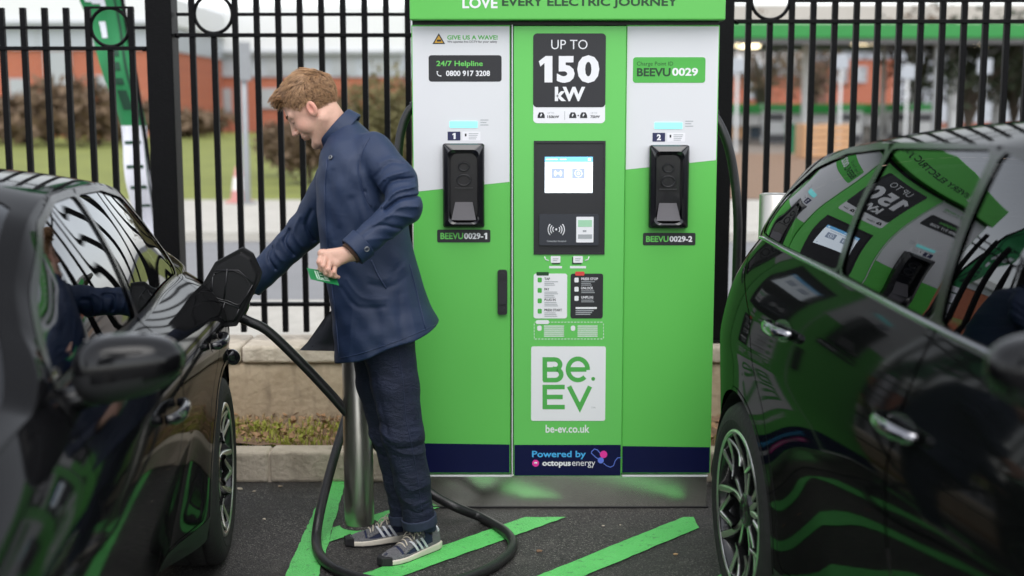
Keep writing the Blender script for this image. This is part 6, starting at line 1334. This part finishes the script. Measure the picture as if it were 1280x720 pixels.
def jeans_sdf(P):
    d = smin(chain(P, LL, rL, .02), chain(P, RL, rR, .02), .012)
    d = creases(P, d, JF, .62, .11, False)
    d = d-.0016*np.sin(P[:, 2]*60+P[:, 0]*40)*np.sin(P[:, 1]*33+P[:, 2]*12)
    for A_, B_ in ((LL[3], LL[4]), (RL[3], RL[4])):
        dr = (B_-A_)/np.linalg.norm(B_-A_); cap_ = (P-B_)@dr; sel = np.linalg.norm(P-B_, axis=1) < .13; d = np.where(sel, np.maximum(d, cap_), d)
    return d
jeans = madd(sculpt('jeans', jeans_sdf, (at(425, 500, 4.6).x-.03, 4.30, LL[4][2]-.03), (at(560, 500, 4.4).x, 4.76, at(640, 400, 4.5).z), .0048, M['denim']))
for A_, B_, r in ((LL[3], LL[4], .0555), (RL[3], RL[4], .0515)):
    dr = (B_-A_)/np.linalg.norm(B_-A_); madd(sculpt('cuff', lambda P: np.maximum(np.abs(cone(P, A_, B_+dr*.02, r+.008, r)-.0035)-.004, np.abs((P-B_)@dr+.014)-.018), B_-.10, B_+.10, .0034, M['denim_l']), jeans)
stitch_line('side_seam', [(499, 440), (504, 480), (507, 520), (513, 550), (519, 580), (525, 620), (527, 640)], .0016, M['stitch'], jeans_sdf, parent=jeans)
# ---- trainers
M['sh_grey'] = mat('shoe_grey_suede', (.14, .14, .15), .9, var=.25, vs=60, bump=.3, bs=300); M['sh_navy'] = mat('shoe_navy_mesh', (.012, .018, .05), .8, var=.25, vs=80); M['sh_white'] = mat('shoe_white', (.62, .64, .68), .6, var=.06); M['sh_sole'] = mat('shoe_sole', (.66, .61, .52), .65, var=.1, vs=20); M['sh_black'] = mat('shoe_outsole', (.016, .016, .018), .8, var=.2); M['lace'] = mat('shoe_lace', (.50, .45, .37), .8, var=.2, vs=40)
def shoe(heel, toe, lab):
    hx, tx = gr(*heel), gr(*toe); f = (tx-hx); f.z = 0; L = f.length; f = f.normalized(); lt = Vector((-f.y, f.x, 0)); ang = math.atan2(f.y, f.x)
    root = empty('shoe', (hx.x, hx.y, 0), ang); root.parent = man; root.matrix_parent_inverse = minv
    k = L/.30
    def foot(P):   # footprint, x along the foot
        c = np.clip(P[:, 0]/k, 0, .3); half = np.interp(c, [0, .02, .06, .13, .20, .24, .275, .3], [.022, .031, .034, .036, .046, .045, .034, .012])*k; bend = np.interp(c, [0, .15, .3], [0, .004, -.006])*k; return np.maximum(np.abs(P[:, 1]-bend)-half, np.maximum(-P[:, 0], P[:, 0]-.3*k))
    def upper(P):
        top = np.interp(P[:, 0]/k, [-.01, .0, .03, .075, .11, .15, .20, .25, .285, .30], [.085, .105, .108, .108, .106, .088, .066, .054, .046, .032])*k
        w = foot(P); zf = np.clip((P[:, 2]-.022)/(top-.022), 0, 1); d = smax(w+.004+.020*zf**2.2*k*np.interp(P[:, 0], [0, .1, .2, .3], [.5, .9, 1.1, 1.0]), P[:, 2]-top, .022); d = smax(d, .018-P[:, 2], .004)
        return np.maximum(d, -np.maximum(np.hypot((P[:, 0]-.055*k), P[:, 1]*1.25)-.032*k, .075*k-P[:, 2]))
    lo, hi = (-.03, -.07, -.006), (.33, .07, .125); S1 = lambda nm, fn, m, p=root, h=.0028: sculpt(nm, fn, lo, hi, h, m, p)
    up = S1('upper', upper, M['sh_navy'])
    S1('toe_guard', lambda P: np.maximum(np.maximum(np.abs(upper(P)-.0005)-.0015, .222*k+.9*np.abs(P[:, 1])*.35-P[:, 0]-(.055-P[:, 2])*.5), P[:, 2]-.075), M['sh_grey'], up)
    S1('mudguard', lambda P: np.maximum(np.abs(upper(P)-.0006)-.0015, P[:, 2]-.038-.006*np.sin(P[:, 0]*30)), M['sh_grey'], up)
    S1('heel_counter', lambda P: np.maximum(np.abs(upper(P)-.0008)-.0015, np.maximum(P[:, 0]-.055*k-.3*(.07-P[:, 2])*.4, P[:, 2]-.085)), M['sh_grey'], up)
    S1('heel_tab', lambda P: np.maximum(np.abs(upper(P)-.0012)-.0015, np.maximum(P[:, 0]-.022, .078*k-P[:, 2])), M['sh_white'], up)
    S1('eyestay', lambda P: np.maximum(np.abs(upper(P)-.0010)-.0016, np.maximum(np.abs(P[:, 0]-.155*k)-.062*k, .052-P[:, 2]-(P[:, 0]/k-.15)*-.30*-1+.03*0)), M['sh_grey'], up)
    for j in range(3):
        c0_ = (.088+j*.026)*k
        for sg in (1, -1): S1('side_stripe', lambda P: np.maximum(np.maximum(np.abs(upper(P)-.0022)-.0014, np.abs(P[:, 0]-c0_-(P[:, 2]-.03)*.62)-.0062), np.maximum(np.maximum(.030-P[:, 2], P[:, 2]-.074+(.06*(P[:, 0]/k-.1))), -sg*P[:, 1]+.008)), M['sh_white'], up, .0022)
    S1('sole', lambda P: smax(foot(P)-.003, np.maximum(P[:, 2]-.024-.010*np.clip(1-P[:, 0]/.2, 0, 1)-.010*np.clip((P[:, 0]-.25)/.05, 0, 1), .006-P[:, 2]), .004), M['sh_sole']); S1('outsole', lambda P: np.maximum(foot(P)-.001, np.abs(P[:, 2]-.004)-.004), M['sh_black']); S1('toe_bumper', lambda P: np.maximum(np.maximum(foot(P)-.0045, .272*k-P[:, 0]), np.maximum(P[:, 2]-.036, .005-P[:, 2])), M['sh_black'])
    top_ = lambda x: float(np.interp(x, [.11, .15, .20, .25], [.106, .088, .066, .054]))*k
    for j in range(6):
        x = .108+j*.018; z = top_(x)+.0025
        pts = [(x*k-.006, -.026*k, z-.012), (x*k, -.012*k, z-.001), (x*k+.002, 0, z+.002), (x*k+.004, .012*k, z-.001), (x*k+.008, .026*k, z-.012)]
        if j % 2: pts = [(p[0]+.01*(-p[1]/.026), p[1], p[2]) for p in pts]
        tube('lace', catmull(pts, 3), .0028, M['lace'], up, 6)
    for pts in ([(.112, 0, .112), (.10, .018, .122), (.115, .030, .112), (.125, .012, .108)], [(.112, 0, .112), (.105, -.02, .120), (.122, -.032, .106), (.127, -.010, .106)], [(.112, 0, .112), (.14, .020, .104), (.16, .034, .084)], [(.112, 0, .112), (.14, -.02, .102), (.155, -.034, .078)]): tube('lace_bow', catmull([(a*k, b*k, c*k) for a, b, c in pts], 4), .0024, M['lace'], up, 6)
    S1('sock', lambda P: np.maximum(np.hypot(P[:, 0]-.055*k, P[:, 1]*1.15)-.034, np.abs(P[:, 2]-.095)-.015), M['sh_navy'])
    return root
shoe((547, 685), (477, 709), 'near'); shoe((518, 674), (433, 683), 'far')
# ---- membership card in his hand
M['card'] = mat('card_green', (.010, .17, .05), .35, var=.08); M['card_w'] = mat('card_print', (.45, .62, .5), .4, var=.2, vs=300)
cA, cB, cC, cD = at(383.5, 335, 4.182), at(388.5, 349, 4.150), at(424, 357, 4.180), at(418, 341, 4.214)
nrm = (cB-cA).cross(cD-cA).normalized()
if nrm.y > 0: nrm = -nrm
V = [cA, cB, cC, cD]; V = [v+nrm*.0005 for v in V]+[v-nrm*.0005 for v in V]; cc = (cA+cB+cC+cD)/4
crd = empty('card', cc, 0, 'small green membership card held in the hand of the man', 'card'); kinv = Matrix.Translation(-cc)
o = mk('card_body', V, [(0, 1, 2, 3), (7, 6, 5, 4), (0, 4, 5, 1), (1, 5, 6, 2), (2, 6, 7, 3), (3, 7, 4, 0)], M['card']); o.parent = crd; o.matrix_parent_inverse = kinv
def cp3(u, v, e=.0009): return cA+(cD-cA)*u+(cB-cA)*v+nrm*e
for sgn in (1, -1):
    for u0, u1, v0, v1 in ((.24, .29, .15, .8), (.32, .37, .15, .8), (.40, .50, .15, .28), (.40, .50, .42, .54), (.40, .50, .68, .8), (.24, .70, .84, .90), (.53, .68, .3, .78)):
        o = mk('card_print', [cp3(u0, v0, sgn*.0009), cp3(u0, v1, sgn*.0009), cp3(u1, v1, sgn*.0009), cp3(u1, v0, sgn*.0009)], [(0, 1, 2, 3)], M['card_w']); o.parent = crd; o.matrix_parent_inverse = kinv
